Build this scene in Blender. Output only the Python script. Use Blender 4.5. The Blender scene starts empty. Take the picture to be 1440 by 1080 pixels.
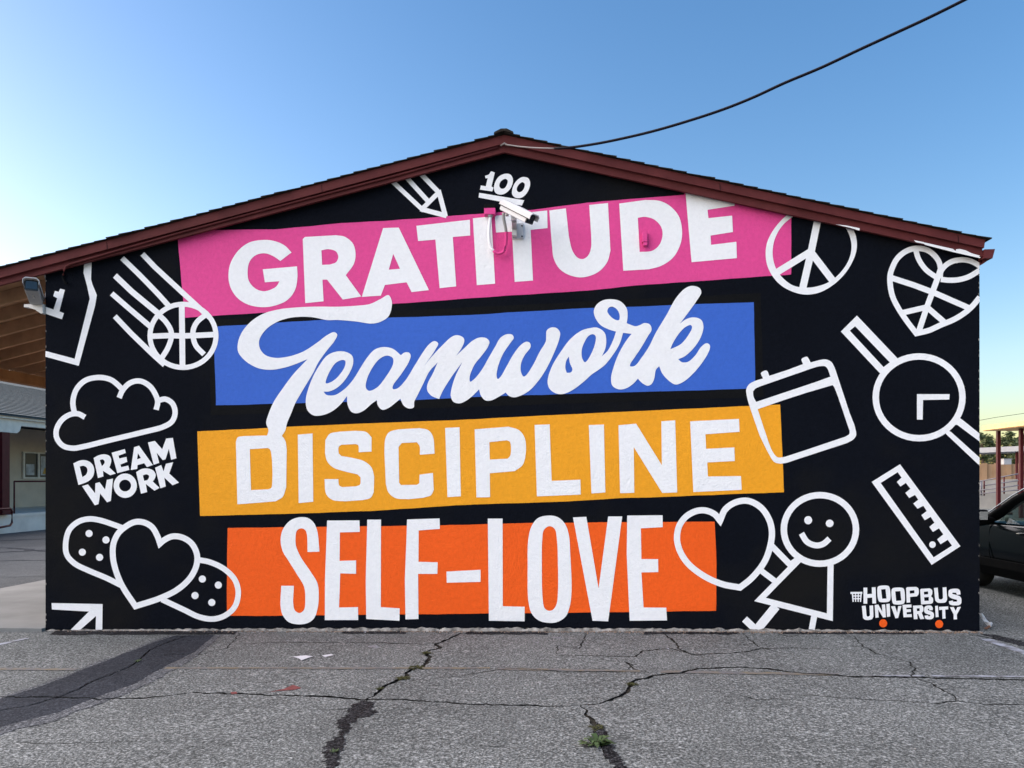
import bpy, bmesh, math, random
import numpy as np
from mathutils import Vector, Matrix, geometry, noise as mnoise

R = math.radians
random.seed(7)
scene = bpy.context.scene
COL = scene.collection

# ------------------------------------------------------------------ camera
FPX, HOR, PHI, CAMH, DIST = 1082.0, 675.0, R(4.0), 1.6, 8.07
FWD = Vector((-math.sin(PHI), math.cos(PHI), 0)); RGT = Vector((math.cos(PHI), math.sin(PHI), 0)); UP = Vector((0, 0, 1))
CAM = -DIST * FWD + CAMH * UP
cd = bpy.data.cameras.new('camera'); cam = bpy.data.objects.new('camera', cd); COL.objects.link(cam)
cam.location = CAM; cam.rotation_euler = (R(90), 0, PHI)
cd.sensor_width = 36; cd.lens = FPX / 1440 * 36; cd.shift_y = (HOR - 540) / 1440
cd.clip_start = 0.05; cd.clip_end = 2000
scene.camera = cam

# ------------------------------------------------------------------ sky, sun, exposure
SUN_AZ, SUN_EL = R(-78), R(10.0)         # clockwise from +Y: low on the left, a broad veiled evening glow
w = bpy.data.worlds.new('World'); scene.world = w; w.use_nodes = True
nt = w.node_tree; bg = nt.nodes['Background']
sky = nt.nodes.new('ShaderNodeTexSky'); sky.sky_type = 'NISHITA'; sky.sun_disc = False
sky.sun_elevation = SUN_EL; sky.sun_rotation = SUN_AZ; sky.altitude = 50
sky.air_density = 1.0; sky.dust_density = 1.2; sky.ozone_density = 1.0
hsv = nt.nodes.new('ShaderNodeHueSaturation'); hsv.inputs['Saturation'].default_value = 1.40
nt.links.new(sky.outputs[0], hsv.inputs['Color'])
wb = nt.nodes.new('ShaderNodeMix'); wb.data_type = 'RGBA'; wb.blend_type = 'MULTIPLY'; wb.inputs[0].default_value = 1.0; wb.inputs[7].default_value = (1.0, 0.965, 1.11, 1)   # camera white balance
nt.links.new(hsv.outputs[0], wb.inputs[6]); nt.links.new(wb.outputs[2], bg.inputs[0]); bg.inputs[1].default_value = 0.061
sl = bpy.data.lights.new('sun', 'SUN'); so = bpy.data.objects.new('sun', sl); COL.objects.link(so)
sl.energy = 2.3; sl.angle = R(168); sl.color = (1.0, 0.885, 0.80)
sd = Vector((math.sin(SUN_AZ) * math.cos(SUN_EL), math.cos(SUN_AZ) * math.cos(SUN_EL), math.sin(SUN_EL)))
so.rotation_euler = sd.to_track_quat('Z', 'Y').to_euler()
vs = scene.view_settings
vs.view_transform = 'Standard'; vs.look = 'None'; vs.gamma = 1; vs.exposure = 2.36; vs.use_curve_mapping = False

# ------------------------------------------------------------------ picking world points along known sight lines of the survey
def ray(px, py): return FWD + RGT * ((px - 720) / FPX) + UP * ((HOR - py) / FPX)
def on_y(px, py, y=0.0):
    d = ray(px, py); t = (y - CAM.y) / d.y
    return CAM + d * t
def on_x(px, py, x):
    d = ray(px, py); t = (x - CAM.x) / d.x
    return CAM + d * t
def at_d(px, py, d): return CAM + ray(px, py) * d
_a, _b = on_y(63, 887), on_y(1378, 888.5)
GA = (_b.z - _a.z) / (_b.x - _a.x); GB = _a.z - GA * _a.x
XL, XR = -14.0, 14.0
def gz(x): return GA * max(XL, min(XR, x)) + GB
def on_g(px, py, h=0.0):
    p = CAM.copy(); d = ray(px, py); t = 1.0
    for _ in range(40):
        q = CAM + d * t
        t = (gz(q.x) + h - CAM.z) / d.z
    q = CAM + d * t; q.z = gz(q.x) + h
    return q

# ------------------------------------------------------------------ material helpers
def mat(name, rough=0.6, spec=0.4, metal=0.0):
    m = bpy.data.materials.new(name); m.use_nodes = True
    b = m.node_tree.nodes['Principled BSDF']
    b.inputs['Roughness'].default_value = rough; b.inputs['Specular IOR Level'].default_value = spec
    b.inputs['Metallic'].default_value = metal
    return m, m.node_tree, b
def N(nt, t, **kw):
    n = nt.nodes.new(t)
    for k, v in kw.items():
        if k in n.inputs.keys(): n.inputs[k].default_value = v
        else: setattr(n, k, v)
    return n
def coords(nt, scale=(1, 1, 1), loc=(0, 0, 0)):
    g = nt.nodes.new('ShaderNodeNewGeometry'); mp = nt.nodes.new('ShaderNodeMapping')
    mp.inputs['Scale'].default_value = scale; mp.inputs['Location'].default_value = loc
    nt.links.new(g.outputs['Position'], mp.inputs['Vector']); return mp.outputs[0]
def noise_n(nt, vec, scale, detail=3, rough=0.55):
    n = N(nt, 'ShaderNodeTexNoise', Scale=scale, Detail=detail, Roughness=rough)
    nt.links.new(vec, n.inputs['Vector']); return n
def ramp(nt, fac, stops):
    r = nt.nodes.new('ShaderNodeValToRGB'); e = r.color_ramp.elements
    while len(e) < len(stops): e.new(0.5)
    for i, (p, c) in enumerate(stops):
        e[i].position = p; e[i].color = (*c, 1) if len(c) == 3 else c
    nt.links.new(fac, r.inputs[0]); return r.outputs[0]
def mixc(nt, fac, a, b, mode='MIX'):
    m = nt.nodes.new('ShaderNodeMix'); m.data_type = 'RGBA'; m.blend_type = mode
    for sock, v in ((m.inputs[0], fac), (m.inputs[6], a), (m.inputs[7], b)):
        if hasattr(v, 'is_linked'): nt.links.new(v, sock)
        elif isinstance(v, (int, float)): sock.default_value = v
        else: sock.default_value = (*v, 1)
    return m.outputs[2]
def bump(nt, b, height, strength=0.3, dist=0.01, prev=None):
    n = nt.nodes.new('ShaderNodeBump'); n.inputs['Strength'].default_value = strength; n.inputs['Distance'].default_value = dist
    nt.links.new(height, n.inputs['Height'])
    if prev: nt.links.new(prev, n.inputs['Normal'])
    nt.links.new(n.outputs[0], b.inputs['Normal']); return n.outputs[0]
def sc(c, k): return tuple(min(1, x * k) for x in c)

def plain(name, c, rough=0.6, spec=0.4, metal=0.0, var=0.12, nscale=6, bscale=None, bdist=0.003, bstr=0.4):
    m, nt, b = mat(name, rough, spec, metal)
    v = coords(nt); n = noise_n(nt, v, nscale, 5, 0.6)
    nt.links.new(ramp(nt, n.outputs[0], [(0.3, sc(c, 1 - var)), (0.7, sc(c, 1 + var))]), b.inputs['Base Color'])
    if bscale:
        n2 = noise_n(nt, v, bscale, 4, 0.6); bump(nt, b, n2.outputs[0], bstr, bdist)
    return m
def stucco(name, c, rough=0.65, spec=0.13, var=0.07, smear=None):
    m, nt, b = mat(name, rough, spec)
    v = coords(nt)
    n0 = noise_n(nt, v, 1.3, 5, 0.6); n1 = noise_n(nt, v, 26, 4, 0.6)
    col = ramp(nt, n0.outputs[0], [(0.3, sc(c, 1 - var)), (0.7, sc(c, 1 + var))])
    col = mixc(nt, 0.5, col, ramp(nt, n1.outputs[0], [(0.35, sc(c, 1 - var * 1.3)), (0.65, sc(c, 1 + var))]))
    if smear is not None:
        n3 = noise_n(nt, v, 0.55, 4, 0.6)
        col = mixc(nt, ramp(nt, n3.outputs[0], [(0.5, (0, 0, 0)), (0.72, (1, 1, 1))]), col, smear)
    nt.links.new(col, b.inputs['Base Color'])
    a = noise_n(nt, v, 55, 3, 0.6); k = noise_n(nt, v, 14, 3, 0.5)
    p = bump(nt, b, k.outputs[0], 0.4, 0.013)
    bump(nt, b, a.outputs[0], 0.7, 0.008, p)
    return m

M = {}
M['black'] = stucco('black_wall_paint', (0.0040, 0.0052, 0.0090), 0.85, 0.05, 0.2, (0.0092, 0.0092, 0.0094))
M['black2'] = stucco('black_retouch_paint', (0.0060, 0.0064, 0.0074), 0.8, 0.06, 0.15)
M['white'] = stucco('white_mural_paint', (0.82, 0.82, 0.84), 0.65, 0.13, 0.04)
M['pink'] = stucco('pink_mural_paint', (0.70, 0.066, 0.265))
M['blue'] = stucco('blue_mural_paint', (0.042, 0.125, 0.52))
M['yellow'] = stucco('yellow_mural_paint', (0.82, 0.340, 0.018))
M['orange'] = stucco('orange_mural_paint', (0.84, 0.108, 0.012))
M['maroon'] = plain('maroon_trim_paint', (0.098, 0.0225, 0.0235), 0.65, 0.12, var=0.22, nscale=3, bscale=40, bdist=0.002)
M['maroon_post'] = plain('maroon_post_paint', (0.066, 0.008, 0.012), 0.5, 0.15, var=0.15)
M['shingle'] = plain('asphalt_shingle', (0.030, 0.026, 0.023), 0.95, 0.1, var=0.5, nscale=25, bscale=90, bdist=0.004)
M['wood'] = plain('brown_painted_wood', (0.36, 0.21, 0.125), 0.7, 0.15, var=0.25, nscale=4, bscale=30)
M['wood2'] = plain('brown_beam_paint', (0.28, 0.14, 0.065), 0.7, 0.15, var=0.2, nscale=4, bscale=30)
M['concrete'] = plain('pale_concrete', (0.19, 0.195, 0.195), 0.85, 0.2, var=0.16, nscale=1.6, bscale=60, bdist=0.002)
M['deck'] = plain('porch_concrete', (0.68, 0.62, 0.54), 0.85, 0.2, var=0.14, nscale=1.2)
M['footing'] = plain('chipped_footing', (0.24, 0.225, 0.21), 0.9, 0.15, var=0.8, nscale=13, bscale=40, bdist=0.01)
M['metal'] = plain('grey_metal', (0.45, 0.45, 0.45), 0.4, 0.5, 0.6, var=0.1)
M['camwhite'] = plain('white_camera_enamel', (0.56, 0.56, 0.58), 0.45, 0.3, var=0.04)
M['camgrey'] = plain('grey_camera_casting', (0.36, 0.36, 0.36), 0.45, 0.5, 0.2, var=0.1)
M['bracket'] = plain('bracket_enamel', (0.55, 0.54, 0.53), 0.45, 0.4, var=0.08)
M['darkplastic'] = plain('dark_plastic', (0.012, 0.013, 0.016), 0.35, 0.5, var=0.1)
M['lens'] = plain('dark_lens_glass', (0.006, 0.010, 0.020), 0.06, 0.7, var=0.05)
M['cable'] = plain('black_cable', (0.003, 0.003, 0.009), 0.6, 0.1, var=0.05)
M['wirewhite'] = plain('white_cable_tail', (0.22, 0.20, 0.20), 0.5, 0.4, var=0.1)
M['cream'] = plain('cream_stucco', (0.50, 0.42, 0.33), 0.8, 0.25, var=0.1, nscale=1.5, bscale=50)
M['offwhite'] = plain('off_white_trim', (0.62, 0.60, 0.54), 0.7, 0.3, var=0.1, nscale=5)
M['roofgrey'] = plain('grey_roof_shingle', (0.050, 0.066, 0.074), 0.9, 0.2, var=0.4, nscale=9, bscale=40)
M['tan'] = plain('tan_wall', (0.24, 0.16, 0.10), 0.85, 0.2, var=0.18, nscale=0.8)
M['canopy'] = plain('sand_canopy_fascia', (0.78, 0.50, 0.25), 0.7, 0.2, var=0.1)
M['greyroof'] = plain('grey_canopy_roof', (0.33, 0.34, 0.37), 0.7, 0.3, var=0.1)
M['rail'] = plain('galvanised_rail', (0.13, 0.13, 0.16), 0.5, 0.3, 0.4, var=0.08)
M['carpaint'] = plain('dark_car_paint', (0.003, 0.005, 0.006), 0.16, 0.28, 0.0, var=0.05)
M['tyre'] = plain('tyre_rubber', (0.012, 0.012, 0.012), 0.8, 0.3, var=0.1)
M['rim'] = plain('alloy_rim', (0.4, 0.4, 0.42), 0.3, 0.5, 0.8, var=0.05)
M['trim'] = plain('black_car_trim', (0.003, 0.003, 0.0035), 0.75, 0.08, var=0.1)
M['chrome'] = plain('chrome_strip', (0.7, 0.7, 0.72), 0.15, 0.5, 1.0, var=0.02)
M['paper'] = plain('white_paper', (0.52, 0.53, 0.57), 0.8, 0.2, var=0.05)
M['redpaint'] = plain('faded_red_paint', (0.15, 0.045, 0.045), 0.85, 0.2, var=0.35, nscale=30)
M['leaf'] = plain('weed_leaf', (0.034, 0.062, 0.017), 0.6, 0.3, var=0.35, nscale=40)
M['moss'] = plain('dry_weed', (0.050, 0.052, 0.022), 0.9, 0.1, var=0.4, nscale=60)
M['treeleaf'] = plain('tree_leaf', (0.040, 0.060, 0.022), 0.6, 0.3, var=0.4, nscale=2)
M['bark'] = plain('bark', (0.06, 0.045, 0.035), 0.9, 0.2, var=0.3, nscale=8)
M['debris'] = plain('wall_base_debris', (0.20, 0.15, 0.12), 0.9, 0.1, var=0.6, nscale=40)
M['cup'] = plain('white_cup', (0.75, 0.74, 0.70), 0.5, 0.4, var=0.03)
M['lid'] = plain('brown_lid', (0.16, 0.075, 0.045), 0.6, 0.3, var=0.15)
M['poster'] = None

def asphalt(name, lo, mid, hi, big=0.26, tint=None, patchy=True):
    m, nt, b = mat(name, 0.9, 0.09)
    v = coords(nt)
    vo = N(nt, 'ShaderNodeTexVoronoi', Scale=52.0); nt.links.new(v, vo.inputs['Vector'])
    sep = nt.nodes.new('ShaderNodeSeparateColor'); nt.links.new(vo.outputs['Color'], sep.inputs[0])
    stone = ramp(nt, sep.outputs[0], [(0.0, lo), (0.45, mid), (0.85, mid), (1.0, hi)])
    n1 = noise_n(nt, v, 62, 4, 0.75)
    grit = ramp(nt, n1.outputs[0], [(0.36, sc(lo, 0.35)), (0.5, mid), (0.64, hi)])
    col = mixc(nt, 0.62, stone, grit)
    n2 = noise_n(nt, v, 0.45, 6, 0.62); n3 = noise_n(nt, v, 2.7, 5, 0.65)
    col = mixc(nt, 1.0, col, ramp(nt, n2.outputs[0], [(0.32, (1 - big,) * 3), (0.68, (1 + big * 0.4,) * 3)]), 'MULTIPLY')
    col = mixc(nt, 1.0, col, ramp(nt, n3.outputs[0], [(0.3, (0.86, 0.86, 0.86)), (0.7, (1.06, 1.06, 1.06))]), 'MULTIPLY')
    nt.links.new(col, b.inputs['Base Color'])
    p = bump(nt, b, vo.outputs['Distance'], 0.6, 0.006)
    bump(nt, b, n1.outputs[0], 0.6, 0.005, p)
    return m
M['asphalt'] = asphalt('weathered_asphalt', (0.030, 0.0335, 0.0335), (0.112, 0.119, 0.118), (0.49, 0.51, 0.51))
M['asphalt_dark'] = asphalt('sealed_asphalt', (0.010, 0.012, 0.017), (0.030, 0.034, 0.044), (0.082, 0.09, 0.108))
M['asphalt_torn_and_shade'] = asphalt('ravelled_and_shade_asphalt', (0.002, 0.002, 0.003), (0.009, 0.009, 0.011), (0.13, 0.13, 0.14))  # torn asphalt; also colours the painted contact shade at the wall foot
M['asphalt_fade'] = asphalt('thinly_sealed_asphalt', (0.022, 0.024, 0.028), (0.078, 0.083, 0.092), (0.36, 0.37, 0.39))
M['asphalt_yard_shaded'] = asphalt('smooth_shaded_yard_asphalt', (0.050, 0.055, 0.062), (0.082, 0.090, 0.100), (0.14, 0.15, 0.16))  # darker, bluish tone carries the shade lying over the yard
M['crackbed'] = plain('crack_bed_dirt', (0.030, 0.029, 0.025), 0.95, 0.1, var=0.5, nscale=25)
def worn(name, c, wear_lo, wear_hi):
    m, nt, b = mat(name, 0.85, 0.2)
    v = coords(nt); n = noise_n(nt, v, 9, 6, 0.7)
    f = ramp(nt, n.outputs[0], [(wear_lo, (0, 0, 0)), (wear_hi, (1, 1, 1))])
    nt.links.new(mixc(nt, f, (0.13, 0.13, 0.135), c), b.inputs['Base Color'])
    n2 = noise_n(nt, v, 90, 3); bump(nt, b, n2.outputs[0], 0.5, 0.005)
    return m
M['yline'] = worn('faded_yellow_line', (0.165, 0.135, 0.085), 0.42, 0.66)
M['wline'] = worn('worn_white_line', (0.34, 0.36, 0.42), 0.38, 0.60)

# ------------------------------------------------------------------ object helpers
def link(name, me, m=None, parent=None):
    o = bpy.data.objects.new(name, me); COL.objects.link(o)
    if m is not None: me.materials.append(m)
    if parent is not None: o.parent = parent
    return o
def tag(o, label=None, cat=None, group=None, kind=None):
    if label: o['label'] = label
    if cat: o['category'] = cat
    if group: o['group'] = group
    if kind: o['kind'] = kind
    return o
def thing(name, label, cat, group=None):
    o = bpy.data.objects.new(name, None); COL.objects.link(o); o.empty_display_size = 0.2
    return tag(o, label, cat, group)
def mesh_pd(name, verts, faces, m, parent=None, smooth=False):
    me = bpy.data.meshes.new(name); me.from_pydata([tuple(v) for v in verts], [], faces); me.update()
    if smooth:
        for p in me.polygons: p.use_smooth = True
    return link(name, me, m, parent)
BOXF = [(0, 3, 2, 1), (4, 5, 6, 7), (0, 1, 5, 4), (1, 2, 6, 5), (2, 3, 7, 6), (3, 0, 4, 7)]
def box(name, lo, hi, m, parent=None, bevel=0.0):
    x0, y0, z0 = lo; x1, y1, z1 = hi
    v = [(x0, y0, z0), (x1, y0, z0), (x1, y1, z0), (x0, y1, z0), (x0, y0, z1), (x1, y0, z1), (x1, y1, z1), (x0, y1, z1)]
    if not bevel: return mesh_pd(name, v, BOXF, m, parent)
    bm = bmesh.new(); bv = [bm.verts.new(p) for p in v]
    for f in BOXF: bm.faces.new([bv[i] for i in f])
    bmesh.ops.bevel(bm, geom=bm.edges[:] + bm.verts[:], offset=bevel, segments=2, affect='EDGES', profile=0.6)
    me = bpy.data.meshes.new(name); bm.to_mesh(me); bm.free()
    return link(name, me, m, parent)
def prism(name, poly, y0, y1, m, parent=None):
    """poly of (x,z) extruded along y"""
    n = len(poly)
    v = [(x, y0, z) for x, z in poly] + [(x, y1, z) for x, z in poly]
    f = [tuple(range(n))[::-1], tuple(range(n, 2 * n))] + [(i, (i + 1) % n, n + (i + 1) % n, n + i) for i in range(n)]
    o = mesh_pd(name, v, f, m, parent)
    bm = bmesh.new(); bm.from_mesh(o.data); bmesh.ops.recalc_face_normals(bm, faces=bm.faces[:]); bm.to_mesh(o.data); bm.free()
    return o
def frame_of(d):
    d = d.normalized(); u = Vector((0, 0, 1)) if abs(d.z) < 0.95 else Vector((1, 0, 0))
    s = d.cross(u).normalized(); return s, s.cross(d).normalized()
def tube_data(pts, r, n=8):
    pts = [Vector(p) for p in pts]; V = []; F = []
    for i, p in enumerate(pts):
        a = pts[max(0, i - 1)]; b = pts[min(len(pts) - 1, i + 1)]
        s, u = frame_of(b - a); rr = r[i] if isinstance(r, (list, tuple)) else r
        for k in range(n):
            t = 2 * math.pi * k / n
            V.append(p + (s * math.cos(t) + u * math.sin(t)) * rr)
    for i in range(len(pts) - 1):
        for k in range(n):
            F.append((i * n + k, i * n + (k + 1) % n, (i + 1) * n + (k + 1) % n, (i + 1) * n + k))
    F.append(tuple(range(n))[::-1]); F.append(tuple(range((len(pts) - 1) * n, len(pts) * n)))
    return V, F
def tube(name, pts, r, m, parent=None, n=8):
    V, F = tube_data(pts, r, n); return mesh_pd(name, V, F, m, parent, True)
def bar(name, a, b, wid, hei, m, parent=None):
    a = Vector(a); b = Vector(b); s, u = frame_of(b - a); s = s * wid / 2; u = u * hei / 2
    v = [a - s - u, a + s - u, a + s + u, a - s + u, b - s - u, b + s - u, b + s + u, b - s + u]
    return mesh_pd(name, v, [(0, 1, 2, 3), (7, 6, 5, 4), (0, 4, 5, 1), (1, 5, 6, 2), (2, 6, 7, 3), (3, 7, 4, 0)], m, parent)

# ------------------------------------------------------------------ 2D shapes: curves, strokes, regions
def cr(pts, closed=False, step=5):
    """Catmull-Rom through points; a point with a third entry is a corner"""
    P = [(float(p[0]), float(p[1])) for p in pts]; C = [len(p) > 2 for p in pts]
    n = len(P); out = []
    for i in range(n if closed else n - 1):
        p1, p2 = P[i], P[(i + 1) % n]; c1, c2 = C[i], C[(i + 1) % n]
        p0 = P[(i - 1) % n] if (closed or i > 0) and not c1 else None
        p3 = P[(i + 2) % n] if (closed or i + 2 < n) and not c2 else None
        d = math.dist(p1, p2)
        if p0 is None: p0 = (2 * p1[0] - p2[0], 2 * p1[1] - p2[1]) if p3 is None else (p1[0] - (p2[0] - p1[0]), p1[1] - (p2[1] - p1[1]))
        if p3 is None: p3 = (2 * p2[0] - p1[0], 2 * p2[1] - p1[1])
        k = 1 if (c1 and c2) else max(2, min(14, int(d / step) + 2))
        d01, d12, d23 = max(1e-3, math.dist(p0, p1)) ** .5, max(1e-3, d) ** .5, max(1e-3, math.dist(p2, p3)) ** .5
        for j in range(k):
            t = j / k
            m1 = [((p1[a] - p0[a]) / d01 - (p2[a] - p0[a]) / (d01 + d12) + (p2[a] - p1[a]) / d12) * d12 for a in (0, 1)]
            m2 = [((p2[a] - p1[a]) / d12 - (p3[a] - p1[a]) / (d12 + d23) + (p3[a] - p2[a]) / d23) * d12 for a in (0, 1)]
            h = (2 * t ** 3 - 3 * t * t + 1, t ** 3 - 2 * t * t + t, -2 * t ** 3 + 3 * t * t, t ** 3 - t * t)
            out.append(tuple(h[0] * p1[a] + h[1] * m1[a] + h[2] * p2[a] + h[3] * m2[a] for a in (0, 1)))
    if not closed: out.append(P[-1])
    return out
def parse(s):
    out = []
    for t in s.split():
        c = t.endswith('c'); x, y = (t[:-1] if c else t).split(',')
        out.append((float(x), float(y), 1) if c else (float(x), float(y)))
    return out
class Z:
    """a survey sheet of the wall: origin and scale"""
    def __init__(s, ox, oy, k): s.o = (ox, oy); s.k = k
    def t(s, pts): return [(s.o[0] + p[0] / s.k, s.o[1] + p[1] / s.k) for p in pts]
    def spl(s, txt): return s.t(cr(parse(txt), True, 3 * s.k))
    def pol(s, txt): return s.t(parse(txt))
    def stroke(s, txt, wd, closed=False): return stroke(s.t(cr(parse(txt), closed, 3 * s.k)), wd / s.k, closed)
    def ell(s, x, y, rx, ry): return s.t([(x + rx * math.cos(i * math.pi / 24), y + ry * math.sin(i * math.pi / 24)) for i in range(48)])
    def ring(s, x, y, rx, ry, wd): return [(1, s.ell(x, y, rx, ry)), (-1, s.ell(x, y, rx - wd, ry - wd))]
def offs(P, h, closed):
    n = len(P); out = []
    for i in range(n):
        p = Vector(P[i]); a = Vector(P[i - 1]) if (closed or i > 0) else None; b = Vector(P[(i + 1) % n]) if (closed or i < n - 1) else None
        d1 = (p - a).normalized() if a is not None and (p - a).length > 1e-6 else None
        d2 = (b - p).normalized() if b is not None and (b - p).length > 1e-6 else None
        d1 = d1 or d2; d2 = d2 or d1
        n1 = Vector((-d1.y, d1.x)); n2 = Vector((-d2.y, d2.x)); nn = n1 + n2
        if nn.length < 1e-3: nn = n1
        nn.normalize(); k = h / max(0.35, nn.dot(n1))
        out.append((p.x + nn.x * k, p.y + nn.y * k))
    return out
def area(P): return sum(P[i - 1][0] * P[i][1] - P[i][0] * P[i - 1][1] for i in range(len(P))) / 2
def stroke(P, wd, closed=False):
    A = offs(P, wd / 2, closed); B = offs(P, -wd / 2, closed)
    if closed:
        if abs(area(A)) < abs(area(B)): A, B = B, A
        return [(1, A), (-1, B)]
    return [(1, A + B[::-1])]
def winding(P, X, Y):
    P = np.asarray(P); x0, y0 = P[:, 0], P[:, 1]; x1, y1 = np.roll(x0, -1), np.roll(y0, -1)
    wn = np.zeros(len(X), int)
    for a, b, c, d in zip(x0, y0, x1, y1):
        if b == d: continue
        side = (c - a) * (Y - b) - (X - a) * (d - b)
        if d > b: wn += ((Y >= b) & (Y < d) & (side > 0)).astype(int)
        else: wn -= ((Y >= d) & (Y < b) & (side < 0)).astype(int)
    return wn != 0
def region(groups, clip=None, eps=1e-5):
    """groups: list of lists of (sign, polygon). Returns 2D verts and triangles of the union, cut by clip"""
    V = []; E = []
    for poly in [p for g in groups for _, p in g] + ([clip] if clip else []):
        k = len(V); V += [Vector((p[0], p[1])) for p in poly]
        E += [(k + i, k + (i + 1) % len(poly)) for i in range(len(poly))]
    r = geometry.delaunay_2d_cdt(V, E, [], 0, eps)
    rv, rf = r[0], [f for f in r[2] if len(f) == 3]
    A = np.array([(v.x, v.y) for v in rv]); T = np.array([tuple(f) for f in rf])
    C = A[T].mean(axis=1); X, Y = C[:, 0], C[:, 1]
    ins = np.zeros(len(T), bool)
    for g in groups:
        st = np.zeros(len(T), bool)
        for s, p in g: st = np.where(winding(p, X, Y), s > 0, st)
        ins |= st
    if clip: ins &= winding(clip, X, Y)
    T = T[ins]
    used = np.unique(T); mp = -np.ones(len(A), int); mp[used] = np.arange(len(used))
    return A[used], mp[T]
def sheet(name, A, T, fn, m, parent, facing):
    V = [fn(x, y) for x, y in A]; F = []
    for a, b, c in T:
        n = (V[b] - V[a]).cross(V[c] - V[a])
        F.append((int(a), int(b), int(c)) if n.dot(facing) > 0 else (int(a), int(c), int(b)))
    return mesh_pd(name, V, F, m, parent)

# ================================================================== THE GROUND
def ribbon(pts, wid, jit=0.012, rag=0.5, taper=True, seg=0.035):
    """jagged crack outline in world xy from image-surveyed points"""
    W = [on_g(*p) for p in pts]; L = [(W[0].x, W[0].y)]
    for a, b in zip(W, W[1:]):
        n = max(1, int((b - a).length / seg))
        for i in range(1, n + 1): L.append((a.x + (b.x - a.x) * i / n, a.y + (b.y - a.y) * i / n))
    n = len(L); A = []; B = []; s0 = random.random() * 100
    for i, (x, y) in enumerate(L):
        a = Vector(L[max(0, i - 2)]); b = Vector(L[min(n - 1, i + 2)]); d = (b - a).normalized(); nn = Vector((-d.y, d.x))
        c = Vector((x, y)) + nn * (mnoise.noise((s0 + i * 0.35, 0, 0)) * jit * 2.2 + (random.random() - .5) * jit * 0.7)
        k = 1.0
        if taper: k = min(1, 0.25 + min(i, n - 1 - i) / 10)
        w1 = wid * k * (1 + rag * (random.random() * 2 - 1) + rag * mnoise.noise((s0, i * 0.17, 3)))
        w2 = wid * k * (1 + rag * (random.random() * 2 - 1) + rag * mnoise.noise((s0, i * 0.17, 9)))
        A.append(tuple(c + nn * max(.1 * wid, w1) / 2)); B.append(tuple(c - nn * max(.1 * wid, w2) / 2))
    return A + B[::-1]
CRACKS = [
    ([(-60, 988), (0, 980), (80, 981), (130, 983), (200, 982), (270, 974), (350, 976), (400, 978), (460, 979), (510, 984), (550, 983), (607, 987), (683, 991), (783, 993), (817, 992)], .016),
    ([(817, 992), (843, 990), (866, 981), (880, 975), (886, 965), (890, 959), (920, 950), (960, 946), (983, 940), (1043, 938), (1077, 940), (1127, 947), (1193, 951), (1240, 952), (1300, 953), (1480, 957)], .019),
    ([(657, 887), (642, 893), (628, 900), (612, 906), (619, 911), (596, 918), (606, 925), (596, 936), (577, 942), (569, 953), (541, 965), (532, 973), (514, 986)], .034),
    ([(817, 992), (828, 1008), (838, 1022), (842, 1045), (858, 1062), (884, 1095)], .030),
    ([(770, 922), (820, 922), (893, 923), (905, 915), (943, 912), (957, 915), (977, 921), (1010, 919), (1047, 917), (1070, 912), (1120, 911), (1178, 913)], .013),
    ([(931, 889), (945, 899), (957, 914), (975, 921), (1000, 923)], .017),
    ([(1045, 891), (1058, 903), (1072, 911), (1098, 918), (1122, 922)], .014),
    ([(1200, 894), (1211, 907), (1232, 919), (1262, 926), (1279, 931), (1287, 943), (1281, 951), (1305, 959), (1322, 969), (1341, 978), (1346, 986)], .014),
    ([(1100, 976), (1159, 979), (1206, 983), (1265, 986), (1312, 989), (1346, 986), (1383, 990), (1480, 992)], .009),
    ([(327, 906), (400, 903), (480, 904), (540, 904), (600, 906), (613, 904)], .012),
    ([(205, 922), (283, 920), (317, 912), (330, 900), (338, 889)], .011),
    ([(600, 955), (650, 950), (700, 942), (733, 941), (800, 945), (873, 945), (905, 944)], .010),
    ([(278, 889), (240, 902), (213, 913), (188, 935), (160, 948), (133, 957), (105, 972), (80, 982), (40, 993), (0, 1000), (-60, 1010)], .017),
    ([(782, 921), (785, 908), (815, 912), (822, 897), (826, 889)], .013),
    ([(880, 943), (890, 935), (878, 930), (893, 941), (920, 948)], .010),
    ([(1020, 972), (1060, 983), (1130, 984)], .008), ([(440, 998), (480, 998), (520, 991)], .009),
    ([(1085, 888), (1110, 896), (1130, 890)], .009), ([(1362, 892), (1398, 898), (1450, 902)], .03),
    ([(0, 1044), (90, 1046), (200, 1042)], .006), ([(760, 1040), (700, 1050), (640, 1046)], .005),
]
def crack_w(p, wd):
    a, b = on_g(*p[0]), on_g(*p[-1]); f = abs(b.x - a.x) / max(1e-3, (b - a).length)     # cracks running across the lot have crumbled wider
    return wd * (1.05 + 0.75 * f * f)
crack_polys = [ribbon(p, crack_w(p, wd)) for p, wd in CRACKS]
Y0, Y1 = -9.5, 60.0
lot = [(XL, Y0), (XR, Y0), (XR, 0.3), (XL, 0.3)]
A, T = region([[(1, lot)] + [(-1, c) for c in crack_polys]], None, 1e-6)
V = [Vector((x, y, gz(x))) for x, y in A]; F = [tuple(int(i) for i in t) for t in T]
def addq(q):
    k = len(V); V.extend(Vector((x, y, gz(x))) for x, y in q); F.append((k, k + 1, k + 2, k + 3))
addq([(XL, 0.3), (XR, 0.3), (XR, 500), (XL, 500)]); addq([(XL, -500), (XR, -500), (XR, Y0), (XL, Y0)])
addq([(-500, -500), (XL, -500), (XL, 500), (-500, 500)]); addq([(XR, -500), (500, -500), (500, 500), (XR, 500)])
FF = []
for f in F:
    n = (V[f[1]] - V[f[0]]).cross(V[f[2]] - V[f[0]])
    FF.append(f if n.z > 0 else f[::-1])
ground = tag(mesh_pd('ground', V, FF, M['asphalt']), kind='structure')
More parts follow.
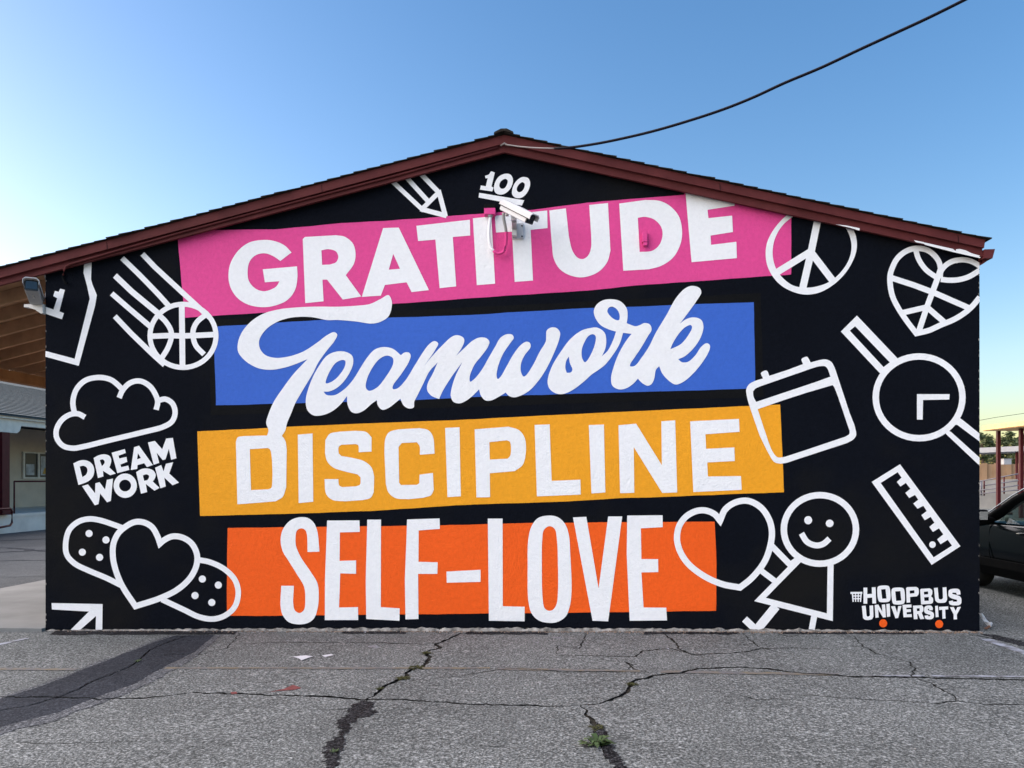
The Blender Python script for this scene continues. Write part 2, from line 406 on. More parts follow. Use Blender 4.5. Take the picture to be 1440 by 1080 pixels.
bed = mesh_pd('crack_bed', [(XL, Y0, gz(XL) - .016), (XR, Y0, gz(XR) - .016), (XR, .2, gz(XR) - .016), (XL, .2, gz(XL) - .016)], [(0, 1, 2, 3)], M['crackbed'], ground)

def flat(name, polyw, h, m, parent=ground):
    A, T = region([[(1, polyw)]])
    return sheet(name, A, T, lambda x, y: Vector((x, y, gz(x) + h)), m, parent, UP)
def gp(pts): return [tuple(on_g(*p)[:2]) for p in pts]
def ragged(P, amp, seg=0.05):
    out = []; n = len(P); s = random.random() * 50
    for i in range(n):
        a = Vector(P[i]); b = Vector(P[(i + 1) % n]); k = max(1, int((b - a).length / seg)); d = (b - a).normalized(); nn = Vector((-d.y, d.x))
        for j in range(k):
            p = a + (b - a) * j / k
            out.append(tuple(p + nn * (mnoise.noise((p.x * 4, p.y * 4, s)) * amp + mnoise.noise((p.x * 21, p.y * 21, s)) * amp * .7 + mnoise.noise((p.x * 75, p.y * 75, s)) * min(amp, .03) * .9)))
    return out
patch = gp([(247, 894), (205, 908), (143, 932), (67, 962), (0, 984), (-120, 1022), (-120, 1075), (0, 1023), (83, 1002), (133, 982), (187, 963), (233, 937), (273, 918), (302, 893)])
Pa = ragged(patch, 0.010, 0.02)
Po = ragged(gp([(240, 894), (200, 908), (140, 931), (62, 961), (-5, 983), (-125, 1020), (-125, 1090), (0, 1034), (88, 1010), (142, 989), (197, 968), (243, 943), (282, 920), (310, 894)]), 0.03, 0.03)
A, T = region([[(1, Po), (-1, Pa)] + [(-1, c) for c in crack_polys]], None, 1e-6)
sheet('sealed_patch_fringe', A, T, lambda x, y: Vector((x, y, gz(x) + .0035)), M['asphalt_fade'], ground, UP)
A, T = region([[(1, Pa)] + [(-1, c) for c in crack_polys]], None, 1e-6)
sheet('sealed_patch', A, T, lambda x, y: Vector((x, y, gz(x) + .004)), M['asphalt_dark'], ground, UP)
torn = ragged(gp([(508, 985), (530, 988), (526, 1001), (512, 1010), (497, 1020), (493, 1036), (482, 1050), (477, 1064), (468, 1095), (446, 1095), (458, 1066), (455, 1052), (462, 1044), (474, 1036), (474, 1026), (466, 1018), (482, 1008), (490, 998)]), 0.045, 0.012)
flat('ravelled_patch', torn, .003, M['asphalt_torn_and_shade'])
for a_, b_, w0, w1 in ((70, 330, 2, 4), (480, 570, 1, 2), (655, 770, 1.5, 3.5), (905, 1040, 1, 3), (1100, 1300, 1, 2.5)):  # dark joint gaps plus contact shade painted as strips along the wall foot
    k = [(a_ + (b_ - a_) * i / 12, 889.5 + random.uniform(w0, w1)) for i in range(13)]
    flat('joint_contact_shade', ragged([(x, -.012) for x in np.linspace(on_g(b_, 890).x, on_g(a_, 890).x, 8)] + gp([(x, y + .4) for x, y in k]), .006, .02), .0032, M['asphalt_torn_and_shade'])
for q in ([(836, 1014), (850, 1022), (853, 1040), (872, 1068), (890, 1095), (874, 1095), (848, 1055), (833, 1030)], [(1376, 891), (1404, 894), (1446, 905), (1442, 910), (1400, 900)]):
    flat('ravelled_patch', ragged(gp(q), 0.03, 0.015), .003, M['asphalt_torn_and_shade'])
def line(a, b, wid, m, name, h=.0045):
    p, q = on_g(*a), on_g(*b); d = Vector((q.x - p.x, q.y - p.y)).normalized(); nn = Vector((-d.y, d.x)) * wid / 2
    P = [(p.x + nn.x, p.y + nn.y), (q.x + nn.x, q.y + nn.y), (q.x - nn.x, q.y - nn.y), (p.x - nn.x, p.y - nn.y)]
    A, T = region([[(1, ragged(P, 0.008, 0.08))] + [(-1, c) for c in crack_polys]], None, 1e-6)
    sheet(name, A, T, lambda x, y: Vector((x, y, gz(x) + h)), m, ground, UP)
line((-80, 940), (108, 942), .075, M['yline'], 'painted_line'); line((232, 940), (690, 940), .06, M['yline'], 'painted_line')
line((700, 941), (900, 944.5), .07, M['yline'], 'painted_line'); line((930, 945), (1180, 949), .08, M['yline'], 'painted_line')
line((1222, 951), (1300, 951), .03, M['wline'], 'painted_line'); line((1310, 951), (1500, 952.5), .04, M['wline'], 'painted_line')
line((-60, 920), (38, 898), .07, M['wline'], 'painted_line'); line((1386, 899), (1470, 929), .10, M['wline'], 'painted_line')

yard = tag(mesh_pd('yard', [(-60, .35, gz(-60) + .002), (XL, .35, gz(XL) + .002), (-4.6, .35, gz(-4.6) + .002), (-4.6, 60, gz(-4.6) + .002), (XL, 60, gz(XL) + .002), (-60, 60, gz(-60) + .002)], [(0, 1, 4, 5), (1, 2, 3, 4)], M['asphalt_yard_shaded']), kind='structure')  # smooth asphalt sheet with the left building's shade put into its colour
for pts, wd in (([(-40, 781), (0, 777), (40, 775), (80, 772)], .30), ([(-40, 790), (0, 789), (70, 788)], .16), ([(0, 770), (30, 772), (75, 777)], .22), ([(-30, 812), (80, 811)], .05), ([(-40, 762), (20, 760), (80, 757)], .35)):
    A, T = region([[(1, ribbon(pts, wd, .05, .3, True, .12))]], None, 1e-6)
    sheet('tar_seam', A, T, lambda x, y: Vector((x, y, gz(x) + .006)), M['asphalt_dark'], yard, UP)

# ================================================================== THE MURAL BUILDING
bld = thing('mural_building', 'black gable-end building painted with bright banners, lettering and white doodles', 'building')
wl = on_y(64.0, 700).x; wr = on_y(1377.5, 700).x
YB = 13.0                                   # back of the building
yl, yf, ys = -0.085, -0.125, -0.16          # front planes: lower board, upper fascia, shingle edge
# roof lines surveyed on the front of the barge
def rl(px, py, y): p = on_y(px, py, y); return Vector((p.x, p.z))
apB, apS, apT = rl(709, 214, yl), rl(709, 201.5, yf), rl(709, 189.5, yf)
lB, lS, lT = rl(0, 401, yl), rl(0, 390.5, yf), rl(0, 378, yf)
rB, rS, rT = rl(1382.6, 361, yl), rl(1384, 348.4, yf), rl(1385.5, 337, yf)
xe = -7.95                                  # left eave end
def ext(a, b, x): return Vector((x, a.y + (b.y - a.y) * (x - a.x) / (b.x - a.x)))
lBe, lSe, lTe = ext(apB, lB, xe), ext(apS, lS, xe), ext(apT, lT, xe)
def wall_top(x):                            # top of the stucco, hidden behind the lower board
    e = ext(apB, lB, x) if x < apB.x else ext(apB, rB, x)
    return e.y + 0.05
def base_line(x):
    t = (x - wl) / (wr - wl)
    return gz(x) + 0.010 + 0.026 * math.sin(math.pi * t) + 0.012 * mnoise.noise((x * 7, 1, 0)) + 0.011 * mnoise.noise((x * 27, 5, 0))
bot = [(x, base_line(x)) for x in np.linspace(wl, wr, 420)]
outline = bot + [(wr, wall_top(wr)), (apB.x, apB.y + 0.05), (wl, wall_top(wl))]
n = len(outline)
bm = bmesh.new(); vs_ = [bm.verts.new((x, 0, z)) for x, z in outline]; f = bm.faces.new(vs_)
bmesh.ops.triangulate(bm, faces=[f])
ge = bmesh.ops.extrude_face_region(bm, geom=bm.faces[:]); bmesh.ops.translate(bm, vec=(0, .2, 0), verts=[g for g in ge['geom'] if isinstance(g, bmesh.types.BMVert)])
bmesh.ops.recalc_face_normals(bm, faces=bm.faces[:])
me = bpy.data.meshes.new('gable_wall'); bm.to_mesh(me); bm.free()
wall = link('gable_wall', me, M['black'], bld); wall['label'] = 'black stucco gable wall covered by the painted mural'
eave_r = wall_top(wr) - .02; eave_l = wall_top(wl) - .02
box('side_wall', (wl, .2, gz(wl) - .05), (wl + .2, YB, eave_l), M['cream'], bld)
box('side_wall', (wr - .2, .2, gz(wr) - .05), (wr, YB, eave_r), M['cream'], bld)
prism('back_wall', [(wl, gz(wl) - .05), (wr, gz(wr) - .05), (wr, eave_r), (apB.x, apB.y), (wl, eave_l)], YB, YB + .2, M['cream'], bld)
# footing: uneven strip at the foot of the wall
fv = []; ff = []
xs = np.linspace(wl - .01, wr + .012, 360)
for i, x in enumerate(xs):
    tp = base_line(x) - 0.002 + max(-.012, 0.024 * mnoise.noise((x * 11, 7, 2))); pr = 0.006 + 0.030 * abs(mnoise.noise((x * 5, 3, 1)))
    fv += [(x, -pr - .02, gz(x) - .02), (x, -pr, tp - .008), (x, -.002, tp), (x, .1, tp)]
    if i: ff += [(4 * i - 4 + k, 4 * i + k, 4 * i + k + 1, 4 * i - 3 + k) for k in range(3)]
mesh_pd('footing', fv, ff, M['footing'], bld)

# --- roof
def rake(name, a, b, c, d, y0, y1, m):      # a,b top edge; c,d bottom edge
    return prism(name, [tuple(a), tuple(b), tuple(d), tuple(c)], y0, y1, m, bld)
rake('barge_board', apS + Vector((0, .02)), ext(apS, lS, xe) + Vector((0, .02)), apB, lBe, yl, yl + .035, M['maroon'])
rake('barge_board', apS + Vector((0, .02)), rS + Vector((0, .02)), apB, rB, yl, yl + .035, M['maroon'])
rake('fascia_trim', apT, lTe, apS, lSe, yf, yl - .003, M['maroon'])
rake('fascia_trim', apT, rT, apS, rS, yf, yl - .003, M['maroon'])
up = Vector((0, .012))
prism('roof_deck', [tuple(apT - Vector((0, .001))), tuple(lTe - Vector((0, .001))), tuple(lTe - Vector((0, .03))), tuple(apT - Vector((0, .03)))], yl + .05, YB + .4, M['wood'], bld)
prism('roof_deck', [tuple(apT - Vector((0, .001))), tuple(rT - Vector((0, .001))), tuple(rT - Vector((0, .03))), tuple(apT - Vector((0, .03)))], yl + .05, YB + .4, M['wood'], bld)
def courses(a, b, step=0.146):
    d = b - a; L = d.length; d.normalize(); nn = Vector((-d.y, d.x)); nn = nn if nn.y > 0 else -nn
    k = int(L / step) + 1; step = L / k
    for i in range(k):
        jt = 1 + .25 * (random.random() - .5)
        p = a + d * (step * i); q = a + d * (step * (i + 1) + .022)
        t0, t1 = .0025, .014 * jt
        yy = ys + .02 * (random.random() - .5)
        prism('shingle_course', [tuple(p + nn * .0015), tuple(p + nn * t0), tuple(q + nn * t1), tuple(q + nn * .0035)], yy, YB + .42, M['shingle'], bld)
courses(apT + up * .2, lTe + up * .2 + (lTe - apT).normalized() * .03); courses(apT + up * .2, rT + up * .2 + (rT - apT).normalized() * .02)
cl = (apT - lTe).normalized(); crr = (rT - apT).normalized()
prism('ridge_cap', [tuple(apT - cl * .105 + Vector((0, .010))), tuple(apT - cl * .10 + Vector((0, .026))), tuple(apT + Vector((-.03, .036))), tuple(apT + Vector((.03, .036))), tuple(apT + crr * .10 + Vector((0, .026))), tuple(apT + crr * .105 + Vector((0, .010))), tuple(apT + Vector((0, .016)))], ys - .03, YB + .4, M['shingle'], bld)
# right eave: gutter and sloped soffit
g0 = rl(1384, 350, yf); g1 = rl(1400.5, 349.5, yf); g2 = rl(1397, 362.5, yf); g3 = rl(1383.5, 362.5, yf)
prism('gutter', [(g0.x + .012, g0.y), (g1.x, g1.y), (g2.x, g2.y), (g3.x + .012, g3.y)], yf + .015, YB + .3, M['maroon'], bld)
e1 = rl(1377.5, 373.5, 0)
prism('eave_soffit', [(wr + .002, e1.y), (g2.x - .01, g2.y - .004), (g3.x + .002, g3.y - .004), (wr + .002, g3.y - .004)], yl + .037, YB, M['maroon'], bld)
# peeled white patches along the right lower board
for q in ('1300,341c 1305,342c 1340,350c 1343,352.4c 1379,361.6c 1378,363c 1340,354.4c 1300,344c', '1344.5,350.5c 1350,350c 1358,352c 1366,356c 1378,359.5c 1376,361.8c 1344,352.6c', '1175,315.5c 1190,317c 1209,321c 1208.5,324.3c 1196,320.4c', '1285,337.6c 1299,340.5c 1303,343.6c 1288,340.6c'):
    A, T = region([[(1, Z(0, 0, 1).pol(q))]])
    sheet('peeled_paint', A, T, lambda x, y: on_y(x, y, yl - .003), M['white'], bld, Vector((0, -1, 0)))
for px in (150, 452, 1012, 1347):
    yt = (378 - .267 * px) if px < 709 else 189.5 + .2184 * (px - 709)
    a, b = on_y(px, yt + 2, yf - .001), on_y(px + 1.0, yt + 12.3, yf - .001)
    bar('board_joint', a, b, .005, .004, M['black2'], bld)
# conduit following the seam on the left rake
cp = [on_y(px, py, yl - .016) for px, py in ((700, 207), (560, 246), (360, 298.5), (240, 331), (130, 362.5), (100, 371), (93, 374.5), (90, 380), (89, 387))]
tube('roof_conduit', cp, .011, M['maroon'], bld)
tube('wall_hook', [on_y(88.5, 384, -.02), on_y(89, 392, -.02), on_y(92, 399, -.03), on_y(95, 398, -.035)], .010, M['black2'], bld)
# left eave porch: rafters, sheathing, beam, posts
XBm = -7.45
pb = on_x(0, 534, XBm); beam_z0 = pb.z; beam_z1 = on_x(0, 519, XBm).z
def deck_z(x): return ext(apT, lT, x).y - .035
box('porch_beam', (XBm - .10, -.05, beam_z0), (XBm + .04, YB, beam_z1), M['wood2'], bld)
RS = 0.466
for i in range(27):
    y = 0.37 + i * RS
    xa, xb = wl - .002, xe + .02
    hh = .15
    prism('rafter', [(xa, deck_z(xa)), (xb, deck_z(xb)), (xb, deck_z(xb) - hh), (xa, deck_z(xa) - hh)], y, y + .05, M['wood'], bld)
for y in (0.55, 11.6):
    box('porch_post', (XBm - .08, y - .05, gz(XBm)), (XBm + .02, y + .05, beam_z0), M['maroon_post'], bld)

# ------------------------------------------------------------------ the mural
wall_clip = []
for x, z in outline:                         # world outline -> survey sheet
    p = Vector((x, 0, z)) - CAM; d = p.dot(FWD)
    wall_clip.append((720 + FPX * p.dot(RGT) / d, HOR - FPX * p.z / d))
def paint(name, groups, m, layer, label=None):
    A, T = region(groups, wall_clip, 1e-4)
    o = sheet(name, A, T, lambda x, y: on_y(x, y, -layer), m, wall, Vector((0, -1, 0)))
    if label: o['label'] = label
    return o
P1 = Z(0, 0, 1)
LB, LW = .0022, .0044
def wob(P, amp=.55, seg=9):
    """hand-painted edge"""
    out = []; n = len(P); s = random.random() * 99
    for i in range(n):
        a, b = Vector(P[i]), Vector(P[(i + 1) % n]); k = max(1, int((b - a).length / seg)); d = (b - a); 
        if d.length < 1e-6: continue
        d.normalize(); nn = Vector((-d.y, d.x))
        for j in range(k):
            p = a + (b - a) * j / k
            out.append(tuple(p + nn * (mnoise.noise((p.x * .035, p.y * .035, s)) * amp if j else 0)))
    return out
paint('retouched_black', [[(1, wob(P1.pol('295,450 1070,412 1074,558 296,584')))]], M['black2'], .0010)
paint('painted_banner', [[(1, wob(P1.pol('249,325 297,312 300,323.7 387,322.5 480,313.7 550,310 660,301.5 750,295 825,285 962,273.7 963,260 1113,296 1112.5,386 900,401 825,408.7 725,415 550,427.5 300,444.3 260,447 256,405')))]], M['pink'], LB, 'pink banner behind the word GRATITUDE')
paint('painted_banner', [[(1, wob(P1.pol('306,459 450,450 660,443 800,434.5 1000,427 1060,425 1062,546 1000,548.3 800,554 672,558 582,562.5 303.7,570 301.5,495')))]], M['blue'], LB, 'blue banner behind the script word Teamwork')
paint('painted_banner', [[(1, wob(P1.pol('277.5,606.8 435,598.8 620,591.5 770,584 920,577 1097,568.8 1102.5,692.3 860,701.2 800,705 640,710.5 520,718.7 360,723.7 281.3,725.6')))]], M['yellow'], LB, 'yellow banner behind the word DISCIPLINE')
paint('painted_banner', [[(1, wob(P1.pol('320,742.5 622.5,738.8 740,735.5 952,733.8 1005,733.6 1007.5,800 1007,858.8 935,860 640,863.3 360,866.3 318.8,866')))]], M['orange'], LB, 'orange banner behind the word SELF-LOVE')

def letter(*groups, name='painted_letter', m=None, layer=LW): return paint(name, list(groups), m or M['white'], layer)
a4, a5, a6 = Z(300, 180, 4), Z(600, 180, 4), Z(900, 180, 4)
letter([(1, a4.spl('440,700c 400,660 340,635 275,630 200,645 140,690 95,765 85,840 100,905 140,960 200,995 285,1008 360,995 420,965 460,910 473,840 471,778c 278,795c 290,868c 372,862c 355,890 320,910 280,918 235,902 200,860 193,805 205,750 240,715 290,705 335,720 377,748c'))])
letter([(1, a4.spl('503,625c 515,613c 690,603c 740,612 785,650 800,705 790,765 745,828c 832,948c 728,965c 640,853c 614,853c 620,975c 517,985c')), (-1, a4.spl('608,688c 650,682 690,695 703,725 690,755 655,768c 612,770c'))])
letter([(1, a4.pol('955,563 1043,560 1213,912 1115,923 1087,868 965,883 942,943 835,950')), (-1, a4.pol('1012,708 1050,792 987,797'))])
letter([(1, a4.pol('1142,550 1443,516 1445,605 1347,613 1366,891 1273,901 1249,628 1152,636'))])
letter([(1, a5.pol('260,508 364,497 385,876 282,884'))])
letter([(1, a5.pol('383,494 678,464 680,563 585,573 598,858 495,866 480,583 390,588'))])
letter([(1, a5.spl('690,464c 783,452c 800,610c 820,690 850,730 880,737 910,715 925,670 925,600c 914,433c 1020,422c 1034,690c 1015,755 965,810 880,840 810,830 750,795 715,735 705,660'))])
letter([(1, a5.spl('1083,425c 1230,405c 1310,410 1370,440 1420,500 1437,590 1425,660 1385,730 1320,775 1250,795c 1106,803c')), (-1, a5.spl('1188,505c 1230,500 1280,515 1318,555 1327,600 1310,655 1270,690 1198,697c'))])
letter([(1, a6.pol('254,340 532,402 532,437 380,460 385,507 518,493 523,585 397,605 400,657 542,640 545,732 290,755'))])
# script word
b2, b3 = Z(300, 390, 4), Z(640, 390, 4)
T_ = b2.spl('985,100 1003,130 1003,170 985,220 940,250 890,260 800,248 700,240 640,240 560,225 490,222 420,230 350,255 290,300 258,355 262,400 290,435 340,452 410,448 500,420 580,370 640,325 680,308 697,322 680,360 640,410 590,480 560,540 500,640 460,710 440,760 415,820 405,860 385,893c 380,905c 305,905c 303,888c 310,860 297,820 310,770 340,700 390,625 450,545 530,460c 470,485 400,508 320,520 250,510 180,470 140,420 138,370 160,310 210,250 280,205 370,180 460,170 560,165 700,165 800,160 880,150 940,122')
def sh(txt, dx): return ' '.join('%g,%s' % (float(t.split(',')[0]) + dx, t.split(',')[1]) for t in txt.split())
eamw = '520,690 530,640 560,560 600,490 640,440 690,418 740,418 780,440 787,480 770,530 730,590 690,625 650,642 620,643c 635,660 680,663 730,635 775,590 800,555 830,505 870,445 910,405 960,392 1010,402 1055,438c 1075,423 1100,423 1110,440 1100,475 1060,540 1010,610 1010,628 1035,625 1080,580 1130,500 1180,420 1215,375 1245,358 1265,372 1250,405 1187,497c 1225,450 1290,380 1340,335 1370,325 1405,338 1412,358 1395,400 1365,442c '
eamw += sh('50,400 100,355 140,338 175,342 193,362 185,390 150,440 110,490 82,560 85,587 110,570 150,520 190,450 225,390 255,340 290,320 320,322 330,340 310,370 270,430 245,490 233,550 240,572 255,560 290,500 330,430 370,380 400,362 420,368 425,390 390,440 372,480 370,530 385,558 400,550 440,490 475,420 510,360 512,330 515,300 540,282 570,285 590,310 585,350 550,440 510,520 470,580 420,635 370,665 330,675 300,665 285,648c 240,675 200,693 170,692 145,665 135,630c 100,665 60,695 25,709 -10,700 -24,670 -23,640 0,560 40,478c -20,560 -70,640 -90,685c', 1360)
eamw += ' 1225,665 1203,635 1205,600 1235,540 1262,478c 1215,530 1180,600 1145,670 1130,700 1127,732 1100,738 1070,720 1052,683c 1025,705 985,735 950,745 925,720 920,690c 890,712 845,750 805,765 775,755 755,715 752,668c 715,715 660,758 600,778 560,775 528,745'
EAMW = b2.spl(eamw)
e_h = b2.spl('725,465 742,470 740,500 700,560 660,590 633,596 635,575 660,520 690,480'); a_h = b2.spl('980,440 1010,455 1010,490 970,560 920,620 875,638 858,620 865,570 900,500 940,455')
ork = b3.spl('520,590 530,625 560,650 600,657 650,640 720,590 770,545 800,525 840,495 885,440 925,375 945,312c 992,318c 960,360 920,430 890,510 877,570 885,610 920,630 960,625 1000,600 1028,570c 1055,597 1085,610 1105,600 1120,570 1130,520 1148,500c 1165,540 1200,580 1240,603 1280,590 1330,550 1390,480 1430,410 1433,382 1415,370 1385,390 1350,440 1310,475 1275,477 1255,460c 1290,445 1340,400 1380,340 1397,280 1385,240 1345,225 1300,235 1265,260c 1310,200 1360,130 1385,85 1375,60 1330,48 1290,65 1240,120 1190,210 1130,310 1090,390 1050,450 1010,498 985,500 985,488 1010,450 1050,390 1085,330 1105,295 1095,265 1065,257 1040,268 1015,275 965,258c 970,220 965,175 930,135 880,123 830,130 795,155 780,190 790,230 820,270 870,295 905,305c 890,350 860,410 825,445c 845,400 850,350 840,310 800,283 760,285 710,300 650,345 600,410 550,490 525,555')
o_h = b3.spl('775,320 790,330 788,370 770,420 745,465 730,478 715,455 712,410 725,370 750,330'); o_s = b3.spl('640,445c 645,480 660,520 650,535 628,537c 620,510 625,470')
r_h = b3.spl('885,165 910,180 925,210 922,240 900,238 870,215 856,190 865,170'); k_h = b3.spl('1325,268 1333,280 1315,320 1270,375 1210,405c 1225,370 1260,315 1295,280')
paint('painted_word', [[(1, T_)], [(1, EAMW), (-1, e_h), (-1, a_h)], [(1, ork), (-1, o_h), (-1, o_s), (-1, r_h), (-1, k_h)]], M['white'], LW + .0012, 'white brush script word on the blue banner')
# DISCIPLINE
b4, b5 = Z(260, 560, 4), Z(560, 560, 4); e7 = Z(950, 560, 7.2)
letter([(1, b4.spl('287,245c 297,220 330,213c 520,208c 545,213 565,240 573,290c 570,500c 550,555 510,580c 295,597c')), (-1, b4.spl('365,287c 465,280c 480,290 491,480 485,505 470,512c 372,517c'))])
letter([(1, b4.pol('635,205 718,198 722,582 640,590'))])
letter([(1, b4.spl('1050,300c 978,304c 975,265 960,258c 880,262c 865,275 865,310c 880,325c 940,335 1010,355 1050,390 1065,440c 1062,530c 1045,560 1000,573c 900,580c 830,572 795,540 785,455c 863,455c 868,490 885,500c 965,495c 985,485 988,445c 970,428c 900,412 835,390 800,355 788,310c 790,235c 815,200 870,188c 960,183c 1020,190 1050,220c'))])
letter([(1, b4.spl('1395,420c 1400,515c 1385,545 1340,560c 1260,568c 1185,562 1145,530 1130,480c 1122,300c 1128,225 1150,190 1200,175c 1320,168c 1370,180 1395,215 1405,312c 1322,318c 1320,270 1305,248c 1220,252c 1202,275c 1205,475c 1215,488c 1305,487c 1318,478c 1320,430c'))])
letter([(1, b5.pol('264,167 345,163 352,552 277,556'))])
letter([(1, b5.spl('430,175c 620,160c 680,180 712,225 717,310 700,375 655,410c 515,422c 517,557c 440,558c')), (-1, b5.spl('513,247c 610,237c 628,245 631,320 615,340c 515,345c'))])
letter([(1, b5.pol('767,150 852,147 863,465 1025,458 1027,542 780,552'))])
letter([(1, b5.pol('1072,151 1157,148 1165,530 1087,536'))])
letter([(1, b3.pol('919,832 1018,823 1163,1057 1160,810 1238,804 1249,1210 1165,1213 1005,955 1008,1212 928,1214'))])
letter([(1, e7.pol('148,234 642,209 648,340 302,365 310,512 596,498 600,636 321,650 327,792 662,788 670,928 180,950'))])
# SELF-LOVE
b7, b8 = Z(360, 640, 4), Z(640, 640, 4)
letter([(1, b7.spl('357,543c 290,545c 285,440 275,420 255,412 230,425 222,470 225,510 250,570 310,660 345,720 353,790 345,870 325,920 290,945 240,952 185,940 150,900 138,850 142,735c 213,735c 210,840 220,875 245,888 270,870 277,800 270,740 230,670 180,590 150,540 138,480 150,420 190,370 240,350 290,353 325,380 345,430'))])
letter([(1, b7.pol('400,368 582,367 584,432 472,435 470,595 563,592 563,668 474,665 467,857 574,855 575,928 387,928 388,700'))])
letter([(1, b7.pol('626,363 703,363 702,855 808,862 807,932 620,922 617,700'))])
letter([(1, b7.pol('850,362 1033,356 1034,415 915,424 914,600 1022,603 1020,668 912,668 914,922 841,924 837,700 845,500'))])
letter([(1, b7.pol('1071,655 1263,645 1263,713 1073,718'))], name='painted_hyphen')
letter([(1, b8.pol('184,357 267,357 268,850 391,853 391,935 190,932'))])
letter([(1, b8.spl('525,340 580,350 620,390 640,450 648,560 655,760 645,850 620,910 570,940 520,943 470,930 430,890 412,820 408,640 412,470 430,400 465,355')), (-1, b8.spl('530,400 560,415 572,470 578,600 578,780 570,840 550,870 525,875 503,860 492,800 488,640 490,480 500,420'))])
letter([(1, b8.pol('663,350 738,347 807,750 861,345 940,345 861,935 773,932'))])
letter([(1, b8.pol('968,340 1167,338 1168,405 1045,412 1048,585 1142,585 1143,658 1048,660 1060,857 1188,858 1192,930 982,932 965,560'))])
# doodles on the left
j1, j2, a1, r2, r3 = Z(20, 375, 14.4), Z(0, 0, 1), Z(0, 180, 4), Z(0, 420, 4), Z(0, 640, 4)
letter([(1, j1.pol('825,490 900,510 930,445 1025,470 915,905 1008,942 965,1065 600,940 600,800 795,868 870,640 790,595'))], name='painted_numeral')
paint('painted_jersey', [[(1, j2.pol('118.5,368 129,366 128,392.5 130,400 136.2,415 133.7,430 110.7,514.5 60,500.5 60,492.5 105,504.5 126.2,420 122.5,402.5 117.5,384'))]], M['white'], LW, 'white outline of a jersey')
q5 = Z(140, 340, 5.684)
paint('painted_basketball', [q5.ring(667, 752, 284, 273, 40), q5.stroke('657,500 660,740 663,990', 46), q5.stroke('420,755 560,750 660,752 780,748 910,742', 44),
      q5.stroke('480,590 530,640 570,710 572,770 545,850 500,925', 42), q5.stroke('845,585 780,640 750,700 748,760 770,830 835,900', 42),
      q5.stroke('342,97c 440,200c 640,385c 880,605c', 42), q5.stroke('180,130c 320,265c 470,420c 560,520c', 42), q5.stroke('123,270c 260,400c 490,590c', 46),
      q5.stroke('97,413c 220,520c 420,690c', 42), q5.stroke('122,595c 250,730c 420,895c 520,985c', 42)], M['white'], LW, 'white basketball doodle with five motion lines')
paint('painted_cloud', [r2.stroke('478,667 440,648 400,650 350,680 318,735 320,785 355,828 410,841 470,832 600,800 800,752 920,720 968,690 985,640 970,590 930,565 893,572', 30),
      r2.stroke('420,652 410,580 430,510 480,460 560,443 625,457 672,494 690,515', 30), r2.stroke('670,558 690,515 730,475 785,463 840,490 875,540 887,582 878,625', 30)], M['white'], LW, 'white cloud outline above the words DREAM WORK')
d9 = Z(95, 605, 9)
for g in ([(1, d9.spl('73,420c 150,385 210,378 280,400 325,450 338,520 320,590 270,640 210,670 137,693c')), (-1, d9.spl('153,460c 200,450 240,470 252,510 235,560 187,593c'))],
          [(1, d9.spl('330,350c 400,315 470,305 530,325 553,370 545,430 528,470c 610,548c 540,570c 447,513c 455,585c 385,605c')), (-1, d9.spl('408,380c 440,368 465,385 468,415 435,455c'))],
          [(1, d9.pol('558,285 725,238 738,288 645,322 655,357 745,338 756,400 668,435 680,468 768,447 782,502 630,543'))],
          [(1, d9.pol('842,215 905,195 1080,440 1005,467 970,417 885,442 882,490 800,503')), (-1, d9.pol('890,290 928,352 880,368'))],
          [(1, d9.pol('1018,155 1105,135 1198,240 1248,105 1333,97 1378,355 1312,375 1282,235 1240,368 1205,378 1128,285 1160,413 1090,437'))],
          [(1, d9.pol('183,708 258,685 348,797 352,672 405,657 475,752 497,628 575,612 548,893 500,912 413,800 392,935 345,950'))],
          [(1, d9.ell(730, 702, 147, 154)), (-1, d9.ell(728, 700, 75, 74))],
          [(1, d9.spl('868,530c 940,490 1020,485 1085,510 1115,560 1105,610 1078,648c 1165,730c 1100,765c 990,680c 1008,783c 930,803c')), (-1, d9.spl('953,572c 1000,558 1030,575 1030,600 1010,630 970,640c'))],
          [(1, d9.pol('1108,475 1185,440 1215,520 1245,425 1337,405 1287,548 1410,662 1330,697 1225,600 1243,712 1175,735'))]):
    letter(g)
paint('painted_bandage', [r3.stroke('900,497c 885,455 855,405 810,379 760,376 710,400 665,440 638,500 636,580 655,660 690,740 762,850c 900,805 1000,755 1070,690 1105,620 1108,560 1080,500 1030,465 970,457 920,480', 33, True),
      r3.stroke('690,410 650,395 560,366 500,359 440,375 390,420 370,490 376,560 420,610 500,650 600,692 680,732', 31), r3.stroke('1110,588 1180,602 1260,640 1320,700 1340,770 1322,850 1270,900 1200,922 1120,910 1030,868 910,812', 31)]
      + [[(1, r3.ell(x, y, 20, 20))] for x, y in ((501, 441), (596, 477), (463, 546), (560, 575), (1138, 697), (1228, 731), (1097, 790), (1191, 829))], M['white'], LW, 'white heart outline crossed by a dotted bandage')
paint('painted_arrow', [[(1, r3.pol('290,832 577,838 575,1010 537,1010 540,905 420,1010 370,1010 500,880 292,868'))]], M['white'], LW, 'white arrow pointing up and right')
paint('painted_pencil', [a4.stroke('985,280c 1172,455c', 25), a4.stroke('1075,265c 1208,412c', 26), a4.stroke('1150,240c 1262,356c', 27), a4.stroke('1165,465c 1275,355c', 26), a4.stroke('1165,455c 1312,494c', 27), a4.stroke('1266,350c 1280,400c 1306,498c', 27)], M['white'], LW, 'white pencil doodle under the roof')
z9 = Z(640, 180, 9)
letter([(1, z9.spl('378,605c 430,585 455,550 503,565c 460,740c 487,755c 470,803c 315,780c 325,727c 388,738c 413,635c 385,637c'))], name='painted_numeral')
